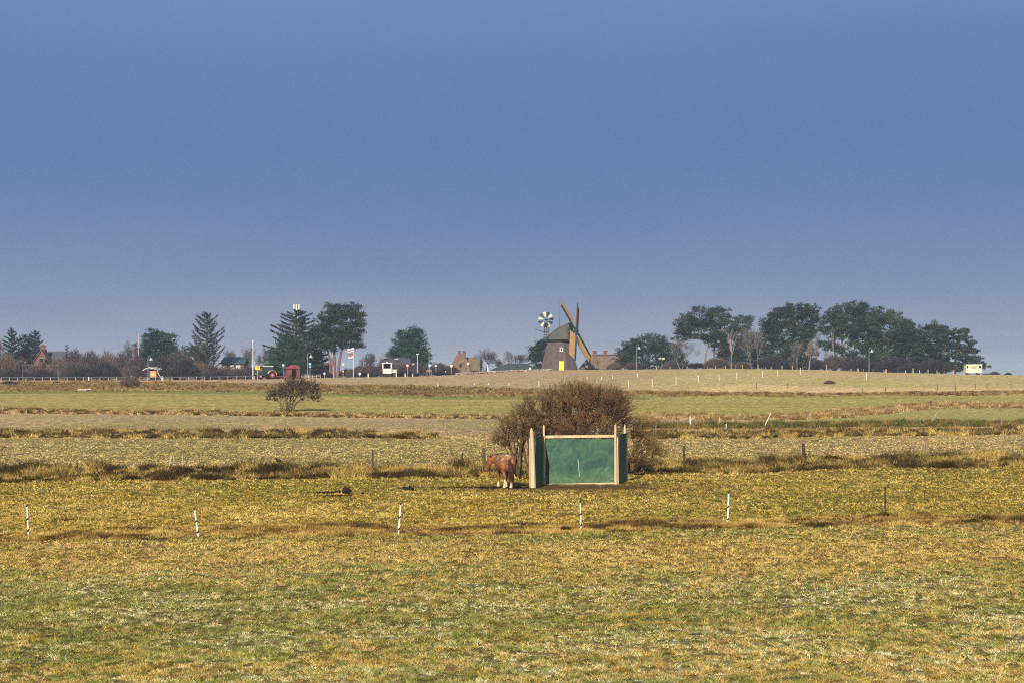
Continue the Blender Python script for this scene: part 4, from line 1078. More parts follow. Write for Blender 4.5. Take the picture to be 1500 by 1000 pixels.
# left of the mill
evergreen('pine_tree', 'dark pine leaning out behind the left flank of the windmill', 790, 490, 543,
    [(794, 502, 9, 6), (786, 512, 9, 7), (796, 514, 12, 12), (781, 522, 8, 6), (790, 530, 14, 12)], PG, PG2, trunks=[[(795, 545), (794, 510)]], dens=12)
evergreen('cypress', 'broad cone shaped dark conifer above the blue grey bungalow', 601, 468, 546,
    [(603, 487, 11, 8), (592, 491, 8, 9), (610, 495, 12, 11), (590, 503, 14, 11), (604, 508, 20, 14), (580, 512, 9, 7), (614, 515, 13, 13), (596, 522, 24, 12), (578, 522, 9, 7), (622, 524, 9, 10), (600, 535, 26, 10)], (34, 58, 56), (52, 78, 68), cat='conifer', dens=13, size=.36, trunks=[[(601, 548), (601, 505)]])
evergreen('pine_tree', 'tall wind swept pine with thick pinkish stems beside the flags', 497, 440, 551,
    [(500, 457, 18, 10), (519, 450, 9, 5), (486, 450, 8, 4), (479, 466, 14, 10), (506, 468, 24, 12), (526, 462, 8, 5), (488, 482, 20, 12), (514, 482, 16, 7), (528, 474, 7, 4), (470, 486, 12, 9), (497, 494, 22, 7), (486, 506, 16, 8), (466, 498, 12, 9), (458, 488, 8, 6), (524, 494, 11, 4), (478, 502, 12, 6), (512, 506, 14, 3.5), (528, 506, 7, 3)], PG, PG2,
    trunks=[[(484, 552), (484, 530), (480, 512), (478, 498)], [(487, 552), (488, 530), (491, 505), (498, 480)], [(494, 552), (497, 530), (502, 505), (508, 480)], [(490, 552), (491, 525), (488, 500)]], bark=(144, 110, 102), depth=.9, dens=10)
evergreen('evergreen_tree', 'bushy bright green evergreen above the red hut', 422, 432, 551,
    [(418, 500, 11, 8), (424, 510, 18, 12), (408, 520, 14, 12), (436, 520, 16, 16), (420, 532, 28, 14), (400, 534, 10, 9), (446, 534, 10, 12)], (38, 60, 52), (58, 82, 60), cat='evergreen tree', dens=14, size=.34)
evergreen('evergreen_tree', 'dark evergreen between the street lamp and the pine stems', 460, 452, 551,
    [(458, 520, 12, 12), (466, 532, 12, 14), (452, 536, 12, 12)], (30, 38, 42), (44, 54, 52), cat='evergreen tree', dens=12)
conifer_open('spruce_tree', 'ragged spruce with the telecom mast standing behind its top', 434, 446, 452, 98, (38, 46, 44), (62, 72, 60), seed=3, n=64, up=.30, dens=2.2, pw=.42)
conifer_open('spruce_tree', 'solitary spruce with bare looking boughs sweeping upward left of the white flagpole', 303, 440, 456, 64, (40, 46, 48), (64, 70, 64), seed=5, n=50, up=.62, dens=1.8, pw=.45)
conifer_open('spruce_tree', 'slender spruce at the far left edge, taller than its neighbours', 17, 452, 479, 36, (38, 54, 54), (56, 72, 64), seed=6, n=50, up=.4, dens=2.4, pw=.55)
conifer_open('spruce_tree', 'spruce with upturned boughs just behind the brick house', 52, 480, 483, 44, (38, 54, 56), (56, 72, 66), seed=7, n=50, up=.5, dens=2.2, pw=.55)
conifer_open('spruce_tree', 'small spruce tip poking above the purple bushes right of the brick house', 98, 478, 503, 22, (52, 66, 58), (72, 84, 66), seed=9, n=24, up=.4)
evergreen('evergreen_tree', 'dark rounded evergreen between the two far left spruces', 37, 460, 555, [(36, 500, 9, 7), (38, 514, 12, 12), (34, 530, 14, 14)], (34, 50, 54), (50, 68, 64), cat='evergreen tree', dens=12)
evergreen('pine_tree', 'rounded blue green pine left of the solitary spruce', 228, 462, 555,
    [(228, 490, 10, 6), (220, 500, 12, 9), (240, 498, 13, 10), (230, 512, 22, 12), (246, 512, 9, 9), (224, 526, 22, 12)], (34, 54, 56), (56, 76, 68), dens=14)
evergreen('evergreen_tree', 'low dark green bush at the foot of the solitary spruce', 284, 456, 555, [(280, 514, 12, 6), (288, 524, 18, 10)], (50, 66, 56), (70, 86, 66), cat='evergreen tree', dens=10)

# ------------------------------------------------------------------ bare trees
def bare(label, u, d, top, width, rgb, rgb2, seed, levels=4, r0=.16, nstart=1, spread=.55, name='bare_tree', cat='tree', trunk=.28, rmin=.018, thin=.68, **kw):
    p = pos(u, d); t = thing(name, label, cat, p)
    h = wz(top, d)-p[2]
    S = branch_segs(h, spread, levels, seed, r0, nstart=nstart, trunk=trunk, rmin=rmin, **kw)
    xs = [abs(s[3]) for s in S]; f = (width*d/F/2)/max(xs)
    S = [(s[0]*f, s[1]*f, s[2], s[3]*f, s[4]*f, s[5], s[6], s[7]) for s in S]
    big = [s for s in S if s[6] > r0*.45]; gq = random.Random(seed); sm_ = [s for s in S if s[6] <= r0*.45 and (s[6] > .03 or gq.random() > thin)]
    link('trunk', twig_mesh('trunk', big, rgb, rgb2, seed=seed), t)
    link('crown', twig_mesh('crown', sm_, rgb, rgb2, seed=seed), t)
    return t
GY, GY2 = (112, 108, 102), (88, 84, 82)
PU, PU2 = (88, 80, 88), (74, 70, 78)
bare('bare rounded tree right of the thatched cottage behind the stone wall', 711, 470, 507, 42, PU, PU2, 21, nstart=3, levels=4)
bare('wide bare tree above the green roofed building', 754, 480, 512, 48, PU, PU2, 22, nstart=3, levels=4)
bare('greyish spreading bare tree in front of the round dark evergreen and first pine', 997, 452, 492, 62, GY, GY2, 23, nstart=2, levels=4, spread=.6)
bare('pale forked bare tree standing before the first pine', 1071, 455, 477, 22, (160, 146, 134), GY, 24, levels=3, r0=.2)
bare('leaning pale bare tree left of the big domed pine', 1102, 450, 472, 44, GY, GY2, 25, nstart=2, levels=4)
bare('pale bare tree directly beside the leaning one, left of the domed pine', 1110, 456, 482, 30, (128, 120, 110), GY, 26, levels=4)
bare('grey bare tree under the domed pine', 1168, 454, 498, 34, GY, GY2, 27, nstart=2, levels=4)
bare('pale slim bare tree at the right foot of the domed pine', 1185, 450, 495, 28, (140, 130, 118), GY, 28, levels=4)
bare('white stemmed slim tree in the sky gap left of the tallest pine', 1222, 470, 472, 12, (150, 136, 130), GY, 29, levels=2)
bare('thin reddish bare tree among the small posts left of the tallest pine', 1208, 466, 510, 20, (116, 98, 92), GY2, 30, levels=3)
bare('purple bare tree beside the thin white pole at left', 186, 450, 496, 26, PU, PU2, 31, nstart=2, levels=4)
bare('second purple bare tree directly right of the first, touching the blue green pine', 198, 456, 498, 20, PU, PU2, 32, levels=4)
bare('pale bare tree at the left edge of the picture', 4, 440, 488, 34, (120, 108, 104), GY2, 33, nstart=2, levels=4)
bare('grey bare tree between the blue green pine and the solitary spruce', 262, 470, 500, 28, GY2, PU, 34, nstart=2, levels=4)
bare('faint bare tree right of the solitary spruce', 341, 480, 506, 36, PU, GY2, 35, nstart=3, levels=4)
bare('faint bare tree behind the white flagpole', 368, 476, 502, 40, PU, GY2, 36, nstart=3, levels=4)
bare('faint bare tree touching the left side of the ragged spruce', 390, 470, 505, 30, PU, PU2, 37, nstart=2, levels=4)
bare('faint bare tree right of the flags', 541, 470, 514, 34, PU, GY2, 38, nstart=3, levels=4)
bare('small bare tree left of the cone shaped conifer', 558, 480, 520, 26, PU, GY2, 39, nstart=2, levels=4)
bare('small bare tree between the two wide bare trees left of the windmill', 733, 500, 524, 22, PU, GY2, 40, nstart=2, levels=4)
bare('small bare tree right of the cone shaped conifer', 640, 490, 529, 26, PU, GY2, 42, nstart=3, levels=3)
bare('thin bare tree rising between the two largest pines', 1196, 476, 480, 16, GY2, PU, 43, levels=3)

# ------------------------------------------------------------------ leafless bushes of the village edge (four shapes, copied)
def shrub_segs(w_, h_, n, seed):
    g = np.random.default_rng(seed); S = []
    for i in range(n):
        az = g.uniform(0, 2*np.pi); r_ = np.sqrt(g.uniform(0, 1))
        top = h_*(1-.55*r_**2)*g.uniform(.72, 1.05)
        z = top*g.uniform(.15, 1)**.6
        x, y = math.cos(az)*r_*w_/2, math.sin(az)*r_*w_/2*.6
        ln = g.uniform(.5, 1.3)
        dv = np.array([math.cos(az)*r_*.6+g.normal(0, .35), math.sin(az)*r_*.6+g.normal(0, .35), 1.0]); dv /= np.linalg.norm(dv)
        p = np.array([x, y, max(z-ln*.6, 0.)]); q = p+dv*ln
        S.append((*p, *q, .045, .02))
        e = p+dv*ln*.5; d2 = dv+g.normal(0, .45, 3); d2 /= np.linalg.norm(d2); S.append((*e, *(e+d2*ln*.6), .03, .015))
    St = []
    for i in range(26):
        az = g.uniform(0, 2*np.pi); r_ = g.uniform(.2, .9)
        St.append((math.cos(az)*.3, math.sin(az)*.2, -.2, math.cos(az)*r_*w_/2, math.sin(az)*r_*w_/2*.6, h_*(1-.5*r_*r_)*.8, .08, .03))
    return St, S
SH = {}
for i, (key, c1, c2) in enumerate((('purple', (104, 88, 88), (80, 72, 80)), ('brown', (122, 100, 82), (94, 82, 76)), ('rust', (104, 84, 78), (84, 72, 74)), ('dark', (68, 64, 68), (56, 58, 68)))):
    st, tw = shrub_segs(6.0, 5.0, 1500, 50+i)
    SH[key] = (twig_mesh('trunk', st, (86, 72, 70), seed=i), twig_mesh('crown', tw, c1, c2, seed=i, var=.45))
COLN = {'purple': 'purplish', 'brown': 'brown', 'rust': 'rusty orange', 'dark': 'dark grey'}
first = {}
def bush(key, u, d, top, w, where, group='leafless bushes along the village edge'):
    p = pos(u, d); h = (wz(top, d)-p[2]); lab = '%s leafless bush %s' % (COLN[key], where)
    t = thing('leafless_bush', lab, 'bush', p, rnd.uniform(-.4, .4), group)
    t.scale = (w*d/F/6.0, w*d/F/6.0, h/5.0)
    link('trunk', SH[key][0], t); link('crown', SH[key][1], t)
for a in (
    ('brown', 8, 436, 516, 40, 'at the bottom left corner of the tree line'), ('rust', 30, 440, 522, 34, 'under the far left spruce'), ('brown', 52, 436, 532, 36, 'hiding the foot of the brick house'),
    ('dark', 20, 430, 538, 50, 'low down beside the football goal, left part'), ('dark', 60, 430, 540, 44, 'low down inside the football goal'),
    ('brown', 84, 440, 522, 34, 'touching the right wall of the brick house'), ('purple', 108, 446, 509, 44, 'under the small spruce tip'), ('rust', 104, 436, 526, 36, 'in front of the purple ones right of the goal'),
    ('purple', 132, 444, 511, 40, 'third of the tall ones right of the brick house'), ('dark', 120, 430, 534, 50, 'behind the leftmost road marker post'), ('brown', 158, 446, 511, 36, 'with a brown crest midway between house and pale pole'),
    ('dark', 152, 432, 526, 46, 'behind the guard rail midway to the pale pole'), ('purple', 178, 442, 512, 34, 'below the twin purple trees'), ('purple', 200, 438, 518, 36, 'just left of the left street lamp'), ('rust', 196, 430, 534, 30, 'behind the twiggy bank bush'),
    ('dark', 236, 436, 518, 48, 'behind the orange stall'), ('purple', 258, 442, 512, 44, 'right of the blue green pine'), ('dark', 268, 432, 522, 44, 'between orange stall and solitary spruce'), ('brown', 290, 436, 526, 34, 'left half of the foot of the solitary spruce'),
    ('rust', 308, 434, 530, 34, 'under the solitary spruce, right half'), ('rust', 330, 434, 535, 36, 'at the gap in the guard rail'), ('dark', 318, 430, 542, 40, 'hugging the rail right of the solitary spruce'), ('rust', 348, 432, 536, 30, 'below the teal roofed bungalow'),
    ('purple', 362, 436, 534, 30, 'at the foot of the white flagpole'), ('brown', 376, 440, 538, 24, 'behind the yellow town sign'), ('rust', 408, 440, 540, 16, 'between the tractor and the red hut'),
    ('dark', 470, 440, 540, 34, 'under the tall wind swept pine'), ('brown', 510, 444, 538, 26, 'left of the flag pole foot'), ('purple', 528, 442, 533, 28, 'right of the flag pole foot'), ('rust', 544, 440, 531, 32, 'left of the white kiosk'),
    ('dark', 535, 434, 544, 36, 'low behind the white marker post right of the flags'), ('purple', 566, 444, 529, 34, 'behind the white kiosk'), ('rust', 588, 442, 530, 30, 'in front of the bungalow, right of the kiosk'), ('purple', 608, 442, 530, 30, 'around the crossbar pole'),
    ('dark', 590, 436, 541, 46, 'low between kiosk and notice stand'), ('rust', 625, 442, 530, 28, 'behind the big round blue sign'), ('purple', 644, 444, 530, 30, 'between blue sign and the mossy cottage'), ('rust', 660, 450, 533, 24, 'against the left gable of the mossy cottage'), ('dark', 644, 438, 543, 34, 'low left of the stone wall'),
    ('rust', 1222, 462, 516, 36, 'in the sky gap under the tallest pine'), ('rust', 1049, 458, 522, 34, 'under the stems of the first pine'), ('rust', 985, 462, 526, 26, 'left of the spreading grey tree'), ('brown', 1082, 460, 528, 34, 'between first pine and the pale leaning tree'),
    ('dark', 1130, 458, 518, 48, 'below the left half of the domed pine'), ('brown', 1160, 460, 530, 40, 'below the right half of the domed pine'), ('dark', 1196, 462, 526, 40, 'left of the rusty one in the sky gap'), ('dark', 1260, 460, 520, 46, 'behind the right street lamp'),
    ('dark', 1310, 460, 520, 60, 'under the round topped pine'), ('dark', 1365, 460, 524, 56, 'under the right end of the wood'), ('dark', 1335, 456, 530, 40, 'midway under the right half of the wood'), ('brown', 900, 476, 530, 22, 'against the right end of the thatched cottage'), ('purple', 930, 474, 528, 30, 'at the foot of the street lamp right of the cottage'), ('dark', 1020, 462, 530, 40, 'under the left edge of the first pine'),
): bush(*a)
for u, d, top, w_, lab in ((1457, 620, 543.5, 14, 'distant dark bush on the skyline right of the white wagon'), (1477, 640, 544.5, 10, 'tiny distant bush near the right edge of the skyline'), (1445, 640, 546, 12, 'faint low distant bush just right of the white wagon')):
    p = pos(u, d); t = thing('leafless_bush', lab, 'bush', p); t.scale = (w_*d/F/6, w_*d/F/6, (wz(top, d)-p[2])/5)
    link('trunk', SH['dark'][0], t); link('crown', SH['dark'][1], t)
for u, py, top, w_, key, lab in ((190, 568, 548, 28, 'brown', 'twiggy brown bush on the road bank at left'), (14, 564, 557, 22, 'dark', 'low black bush on the road bank near the left edge'), (1215, 562, 556, 16, 'brown', 'small dark tuft of scrub on the pale upper field at right'),
                           (1328, 673, 654, 16, 'rust', 'twiggy reddish plant on the ditch left of a dark post')):
    d = inv_row(u, py); p = pos(u, d); t = thing('leafless_bush', lab, 'bush', p); t.scale = (w_*d/F/6, w_*d/F/6, (wz(top, d)-p[2])/5)
    if d < 150:
        g = np.random.default_rng(3); S = []
        for i in range(60):
            a_ = g.uniform(-.9, .9); b_ = g.uniform(-.5, .5); l_ = g.uniform(2.5, 5.2)
            S.append((0, 0, -.2, a_*l_*.35, b_*l_*.3, l_*.55, .09, .06)); S.append((a_*l_*.35, b_*l_*.3, l_*.55, a_*l_*.6, b_*l_*.5, l_, .06, .03))
        link('crown', twig_mesh('crown', S, (110, 64, 40), (84, 54, 38)), t)
    else: link('trunk', SH[key][0], t); link('crown', SH[key][1], t)
# ------------------------------------------------------------------ road and rails
def road():
    us = np.arange(-200, 700, 10.0); V = []; q = []
    for i, u in enumerate(us):
        d0 = float(np.interp(u, _u, _d))+5
        for w_ in (0, 7):
            d = d0+w_; x = (u-750)/F*d; V.append((x, d, H(x, d)+.03))
        if i: q.append((2*i-2, 2*i, 2*i+1, 2*i-1))
    me = bpy.data.meshes.new('road'); me.from_pydata(V, [], q); me.materials.append(mat('asphalt', (120, 116, 114), .9, .1, 1))
    o = link('road', me); o['kind'] = 'structure'
road()
def guard_rail(u0, u1, label):
    n = max(2, int(round((u1-u0)/12.1))); a = At((u0+u1)/2, 403); o = thing('guard_rail', label, 'guard rail', a.p)
    P = []
    for i in range(n+1):
        u = u0+(u1-u0)*i/n; d = float(np.interp(u, _u, _d))+3.2; x, y, z = pos(u, d); P.append((x-a.p[0], y-a.p[1], z-a.p[2]))
    for i in range(n):
        pass
    m = MB()
    for p, q in zip(P[:-1], P[1:]): m.bar((p[0], p[1], p[2]+.62), (q[0], q[1], q[2]+.62), .05, .14)
    m.build('rail', mat('rail_steel', (92, 98, 106), .6), o)
    for p in P: MB().box(p[0]-.06, p[0]+.06, p[1]-.16, p[1]-.05, p[2]-.1, p[2]+.7).build('post', mat('rail_post', (164, 160, 152), .6), o)
guard_rail(-10, 183, 'long low grey guard rail beside the road, from the left edge to the bank bush')
guard_rail(204, 300, 'grey guard rail below the solitary spruce, right of the bank bush')
guard_rail(308, 373, 'short grey guard rail ending at the yellow town sign')

# ------------------------------------------------------------------ posts
PW = mat('white_plastic', (240, 238, 224), .5, .05); PWB = mat('black_insulator', (24, 24, 26), .5)
PD = mat('dark_weathered_post', (84, 72, 58), .9, .3, 6); PP = mat('pale_weathered_post', (206, 190, 156), .85, .2, 5); PGr = mat('grey_weathered_post', (150, 138, 118), .9, .2, 5)
def post(label, ut, rt_, ub, rb, m, w_=.07, ins=0, group='fence posts in the fields', name='fence_post', d=None, sharp=.03):
    d = d or inv_row(ub, rb); p = pos(ub, d)
    o = thing(name, label, 'fence post', p, group=group); k = d/F
    h = (rb-rt_)*k; dx = (ut-ub)*k
    top = Vector((dx, 0, h)); bot = Vector((-dx*.1, 0, -.15))
    MB().tube([bot, top-(top-bot).normalized()*sharp, top], [w_/2, w_/2*.92, w_/2*.45], 7).build('stake', m, o)
    for i in range(ins):
        f = (1.0, .62, .30)[i]; q = bot.lerp(top, f)
        MB().tube([q+Vector((-.05 if i % 2 else -.02, -.035, -.03)), q+Vector((.03, -.05, .035))], .019, 6).build('insulator', PWB, o)
    return o
G1 = 'white electric fence posts in the foreground'
post('white fence post nearest the left edge, dirty with black insulators', 39.5, 738, 42, 783, PW, .058, 3, G1)
post('white fence post leaning left, second from the left in the foreground row', 285, 744, 291, 785, PW, .062, 3, G1)
post('white fence post leaning right in the foreground, left of the horse', 587, 738, 583.5, 784, PW, .062, 3, G1)
post('upright white fence post in the foreground below the green shelter', 850, 735, 851, 777, PW, .058, 3, G1)
post('tallest white fence post, in the foreground right of the shelter', 1067.5, 722, 1065.5, 771, PW, .066, 3, G1)
post('black foreground fence post with dark insulators at right', 1296.5, 715, 1297, 762, PD, .06, 3, G1)
post('short dark stub beside the black foreground fence post', 1293, 745, 1292, 762, PD, .05, 0, G1)
FP = [(39.5, 783, 738), (285, 785, 744), (587, 784, 738), (850, 777, 735), (1067.5, 771, 722), (1296.5, 762, 715)]
for (ua, ba, ta), (ub, bb, tb), lb in zip(FP[:-1], FP[1:], ('between the two leftmost foreground posts', 'from the left leaning to the right leaning foreground post', 'passing in front of the horse', 'from the post below the shelter to the tallest one', 'from the tallest white post to the black one')):
    da, db = inv_row(ua, ba), inv_row(ub, bb); f_ = .36
    A_ = Vector(((ua-750)/F*da, da, wz(ta+(ba-ta)*f_, da))); B_ = Vector(((ub-750)/F*db, db, wz(tb+(bb-tb)*f_, db)))
    w_ = MB().tube([A_.lerp(B_, i/8)-Vector((0, 0, .05*math.sin(math.pi*i/8))) for i in range(9)], .0022, 4).build('fence_wire', mat('wire_grey', (90, 84, 76), .6))
    tag(w_, 'thin slack fence wire '+lb, 'fence wire', 'fence wires')
G2 = 'stakes along the ditch behind the horse'
post('pale stake leaning right, left half of the crossed pair on the ditch', 251.5, 665, 247, 687, PP, .10, 0, G2)
post('thin stake leaning left, right half of the crossed pair on the ditch', 254, 667, 256, 682, PP, .06, 0, G2)
post('thin upright pale stake right of the crossed pair', 267, 665, 267.5, 688, PP, .06, 0, G2)
post('knobbly grey stake left of the crow', 390.5, 669, 388.5, 686, PGr, .12, 0, G2)
post('slim dark stake midway between the crow and the horse', 546, 656, 546, 686, PD, .09, 0, G2)
post('dark curved stake leaning right, left of the horse', 678, 662, 674, 682, PD, .10, 0, G2)
post('thick dark post just behind the horse\'s head', 708.5, 655, 709.5, 686, mat('mossy_post', (92, 90, 58), .9), .17, 0, G2)
post('pale slim post between the horse and the shelter', 762.5, 666, 762, 696, PP, .10, 0, G2)
post('pale grey post right of the shelter in the low thorn bush', 939, 649, 939.5, 690, PGr, .07, 0, G2)
post('small dark post first to the right of the thorn bush on the ditch', 1002, 650, 1002, 680, PD, .14, 0, G2)
post('square topped dark post left of the reddish plant on the ditch', 1177, 648, 1177.5, 675, PD, .20, 0, G2)
post('grey brown post right of the reddish plant on the ditch', 1357, 646, 1358, 670, PGr, .17, 0, G2)
post('tiny dark stake on the ditch near the left edge', 114, 675, 113, 686, PD, .05, 0, G2)
G3 = 'posts along the middle ditch on the right'
post('tall grey post with a kink above the low thorn bush', 961.5, 611, 960, 636, PGr, .10, 0, G3)
post('second grey post just left of the kinked one', 957, 628, 956.5, 650, PGr, .06, 0, G3)
post('brightest white post on the middle ditch', 1011, 609, 1011.5, 625, PW, .16, 0, G3)
post('faint grey stake left of the brightest white post', 992, 612, 992, 624, PGr, .10, 0, G3)
post('faint grey stake first right of the brightest white post', 1030.5, 611, 1030.5, 623, PGr, .11, 0, G3)
post('pale stake second right of the brightest white post', 1054, 609, 1053.5, 622, PP, .12, 0, G3)
post('pale stake left of the long leaning pole', 1074, 611, 1073, 622, PP, .11, 0, G3)
post('short pale stump below the pale stakes', 1064, 619, 1063.5, 627, PP, .14, 0, G3)
post('long white pole leaning right, left of the two leaning ones', 1129, 604, 1120, 623, PW, .085, 0, G3)
post('long cream pole leaning right in front of the right green field', 1373.5, 602, 1363, 619, PP, .08, 0, G3)
post('grey post with a strut near the right edge', 1467, 611, 1467, 625, PGr, .16, 0, G3)
post('leaning strut of the grey post near the right edge', 1481, 616, 1472, 625, PGr, .07, 0, G3)
post('thin dark stake in the right green field below the leaning pole', 1345, 612, 1345, 620, PD, .06, 0, G3)
post('small dark post on the brown bank bend', 1363.5, 586, 1363.5, 592, PD, .25, 0, G3)
post('tiny pale post in the right green field above the dark verge', 1419, 617, 1419, 627, PGr, .06, 0, G3)
post('tiny white stub where the brown bank meets the dark verge', 1186.5, 606, 1186.5, 611, PW, .2, 0, G3)
G4 = 'white posts climbing the right hand ridge'
W4 = [(837, 556, 563), (874.5, 557, 565), (920.5, 556, 566), (955.5, 554, 565), (990.5, 551.5, 563), (1023.5, 549.5, 560), (1053.5, 547.5, 557.5), (1079.5, 545.5, 555.5), (1117, 542.5, 552), (1139.5, 541, 551), (1172.5, 538, 548), (1269.5, 546, 556)]
D4 = ['just above the top of the big thorn bush', 'over the right shoulder of the big thorn bush', 'first clear of the big thorn bush', 'second clear of the big thorn bush, with a bent tip', 'third clear of the big thorn bush', 'under the left edge of the first pine',
      'under the right half of the first pine', 'under the narrow pine', 'under the left part of the domed pine', 'leaning slightly under the domed pine', 'under the right part of the domed pine', 'alone low on the slope below the right street lamp']
for (u, a_, b_), l_ in zip(W4, D4): post('white post on the slope, '+l_, u-.3, a_, u, b_, PW, .11, 0, G4)
G5 = 'small pale posts along the crest'
C5 = [(962, 540, 545, 'right of the stone strip by the cottage lamp', .25), (981.5, 539, 544, 'right of the brown signpost', .2), (1006.5, 539.5, 545, 'under the grey spreading tree', .2), (1022.5, 538, 543, 'left of the first pine stems', .14), (1036.5, 536.5, 541.5, 'at the leftmost first pine stem', .14),
      (1048.5, 535.5, 541, 'between the first pine stems', .16), (1063, 535, 540.5, 'right of the first pine stems', .18), (1077.5, 533, 540, 'below the pale forked tree', .14), (1087.5, 532.5, 539.5, 'under the narrow pine', .16),
      (1110.5, 532.5, 540, 'at the foot of the pale leaning tree', .18), (1121.5, 535, 540, 'left of the domed pine trunk', .15), (1129.5, 535, 540, 'at the domed pine trunk', .18), (1145.5, 533.5, 540.5, 'under the middle of the domed pine', .2), (1160.5, 533.5, 541, 'under the domed pine, right of centre', .18),
      (1176, 536, 541, 'left of the slim pale tree', .15), (1210.5, 533, 543, 'left of the rusty bush, tallest of them', .18), (1216, 538.5, 544, 'at the rusty bush', .14), (1247.5, 539, 544, 'left of the wide board post', .15), (1257, 539, 544.5, 'widest, left of the right street lamp', .42),
      (1265, 540, 545, 'between the wide board and the street lamp', .14), (1279, 540, 545.5, 'just right of the right street lamp', .14), (1294, 540.5, 546, 'left of the second wide board', .14), (1298, 540, 546, 'second wide board', .38), (1326.5, 541, 546, 'below the dense middling pine, left', .16),
      (1337.5, 540.5, 549, 'bright and thick below the dense middling pine', .28), (1347, 541, 547, 'right of the bright thick post', .2), (1359.5, 541.5, 549, 'below the bushy pine', .2), (1372.5, 542, 548, 'right of the bushy pine stem', .22), (1383, 542.5, 547.5, 'second from the open branched pine', .14), (1396.5, 541.5, 548.5, 'at the open branched pine', .22)]
for u, a_, b_, l_, w_ in C5:
    dc = float(np.interp(u, _u, _d))-1.5; hh = (b_-a_)
    rb = HZ+(EYE-float(rise((u-750)/F*dc, dc)))*F/dc
    post('small pale crest post '+l_, u, rb-hh*.85, u, rb, PP if w_ > .15 else PGr, w_*.8, 0, G5, d=dc)
G6 = 'thin dark stakes across the upper field at right'
for u, a_, b_, l_ in ((1263, 567, 573, 'leftmost, below the right lamp'), (1297, 566.5, 573, 'second from the left'), (1373, 562, 571, 'below the bushy pine'), (1399.5, 562, 572, 'below the open branched pine'), (1429, 561, 570, 'below the white wagon'),
                      (1446, 561, 569, 'just right of the white wagon'), (1460.5, 560, 568, 'below the distant dark bush'), (1481, 557, 568, 'nearest the right edge'), (1108, 560, 569, 'faint one under the narrow pine'), (1154, 559, 568, 'under the domed pine')):
    post('thin dark stake in the upper field, '+l_, u, a_, u, b_, PD, .10, 0, G6)
G7 = 'tiny white stakes in the ploughed upper field'
for u, a_, b_, l_ in ((789.5, 557, 565, 'tallest, below the windmill'), (745.5, 560.5, 563.5, 'below the green roofed building'), (695.5, 560.5, 563, 'below the mossy cottage'), (715.5, 560, 563, 'between cottage and green roof'), (641.5, 562, 568, 'below the notice stand'), (860, 551, 556, 'right under the windmill sails'), (881, 551, 556, 'under the thatched cottage'), (897.5, 550, 555, 'under the right end of the thatched cottage'), (934, 547, 552, 'under the lamp right of the cottage')):
    post('tiny white stake in the ploughed field, '+l_, u, a_, u, b_, PW, .13, 0, G7)
G8 = 'white roadside marker posts'
for u, a_, b_, l_ in ((130, 553.5, 559, 'leftmost, in front of the guard rail'), (192.5, 550, 556.5, 'above the twiggy bank bush'), (237.5, 553, 559, 'in front of the orange stall'), (539.3, 545.8, 551.5, 'right of the flags'), (580.5, 545.3, 551, 'right of the white kiosk'), (593.4, 546, 551, 'left of the round pale sign'), (604.5, 546.5, 551, 'right of the round pale sign'), (653, 544, 550, 'left of the diamond sign'), (714.5, 533, 545, 'tall, behind the stone wall')):
    dc = float(np.interp(u, _u, _d))+(1.5 if u > 240 else 1); p = pos(u, dc); k = dc/F
    o = thing('marker_post', 'white roadside marker post '+l_, 'marker post', p, group=G8); h = (b_-a_)*k
    MB().box(-.10, .10, -.07, .07, -.1, h*.72).box(-.10, .10, -.07, .07, h*.80, h).build('post', PW, o)
    MB().box(-.09, .09, -.06, .06, h*.72, h*.80).build('reflector_band', PWB, o)

# ------------------------------------------------------------------ lamps, poles, signs
def lamp(label, u, d, top, arm, base=None):
    a = At(u, d); o = thing('street_lamp', label, 'street lamp', a.p, group='street lamps along the ridge road'); zt = a.Z(top); s = 1 if arm > 0 else -1; L_ = abs(arm)*a.k
    g = mat('lamp_grey', (128, 140, 148), .5)
    m = MB().tube([(0, 0, -.1), (0, 0, zt*.5), (0, 0, zt-.35)], [.11, .09, .07], 8)
    m.tube([(0, 0, zt-.35), (s*L_*.15, 0, zt-.05), (s*L_*.5, 0, zt), (s*L_*.85, 0, zt-.12), (s*L_, 0, zt-.45)], .055, 6); m.build('pole', g, o)
    MB().lathe([(.05, zt-.4), (.16, zt-.55), (.36, zt-.95), (.38, zt-1.05)], 12, s*L_, 0).build('lamp_shade', mat('lamp_shade_grey', (190, 200, 206), .5), o)
lamp('curved street lamp above the orange stall at left', 216.8, 413, 520.5, 4.5)
lamp('curved street lamp between the red hut and the tall pine', 450.5, 420, 516.5, 5)
lamp('street lamp in front of the round dark evergreen right of the cottage', 932.2, 464, 504.5, 3.8)
lamp('street lamp in front of the right wood', 1273, 448, 509, 4)
def pole(name, label, cat, u, d, top, rad, m, cross=0, extra=None):
    a = At(u, d); o = thing(name, label, cat, a.p); zt = a.Z(top)
    MB().tube([(0, 0, -.1), (0, 0, zt)], [rad, rad*.7], 8).build('pole', m, o)
    if cross: MB().box(-cross*a.k/2, cross*a.k/2, -.12, .12, zt-.25, zt-.03).build('crossbar', m, o)
    return o, a, zt
o, a, zt = pole('flagpole', 'bare white flagpole behind the yellow town sign', 'flagpole', 370.5, 424, 500.5, .12, WHITEP); MB().ball((0, 0, zt+.1), .2).build('finial', WHITEP, o)
pole('pole', 'thin pinkish white pole rising above the purple trees at left', 'pole', 203, 440, 488.5, .09, mat('pinkish_pole', (214, 190, 190), .6))
pole('utility_pole', 'grey pole with a crossbar above the rusty bushes right of the kiosk', 'pole', 611.5, 438, 517.3, .16, STEELG, 4)
pole('pole', 'thin pale mast right of the crossbar pole', 'pole', 628.5, 440, 515, .07, STEELG)
pole('pole', 'plain thin grey post between the round blue sign and the yellow green bus sign', 'pole', 488.5, 417, 536, .08, STEELG)
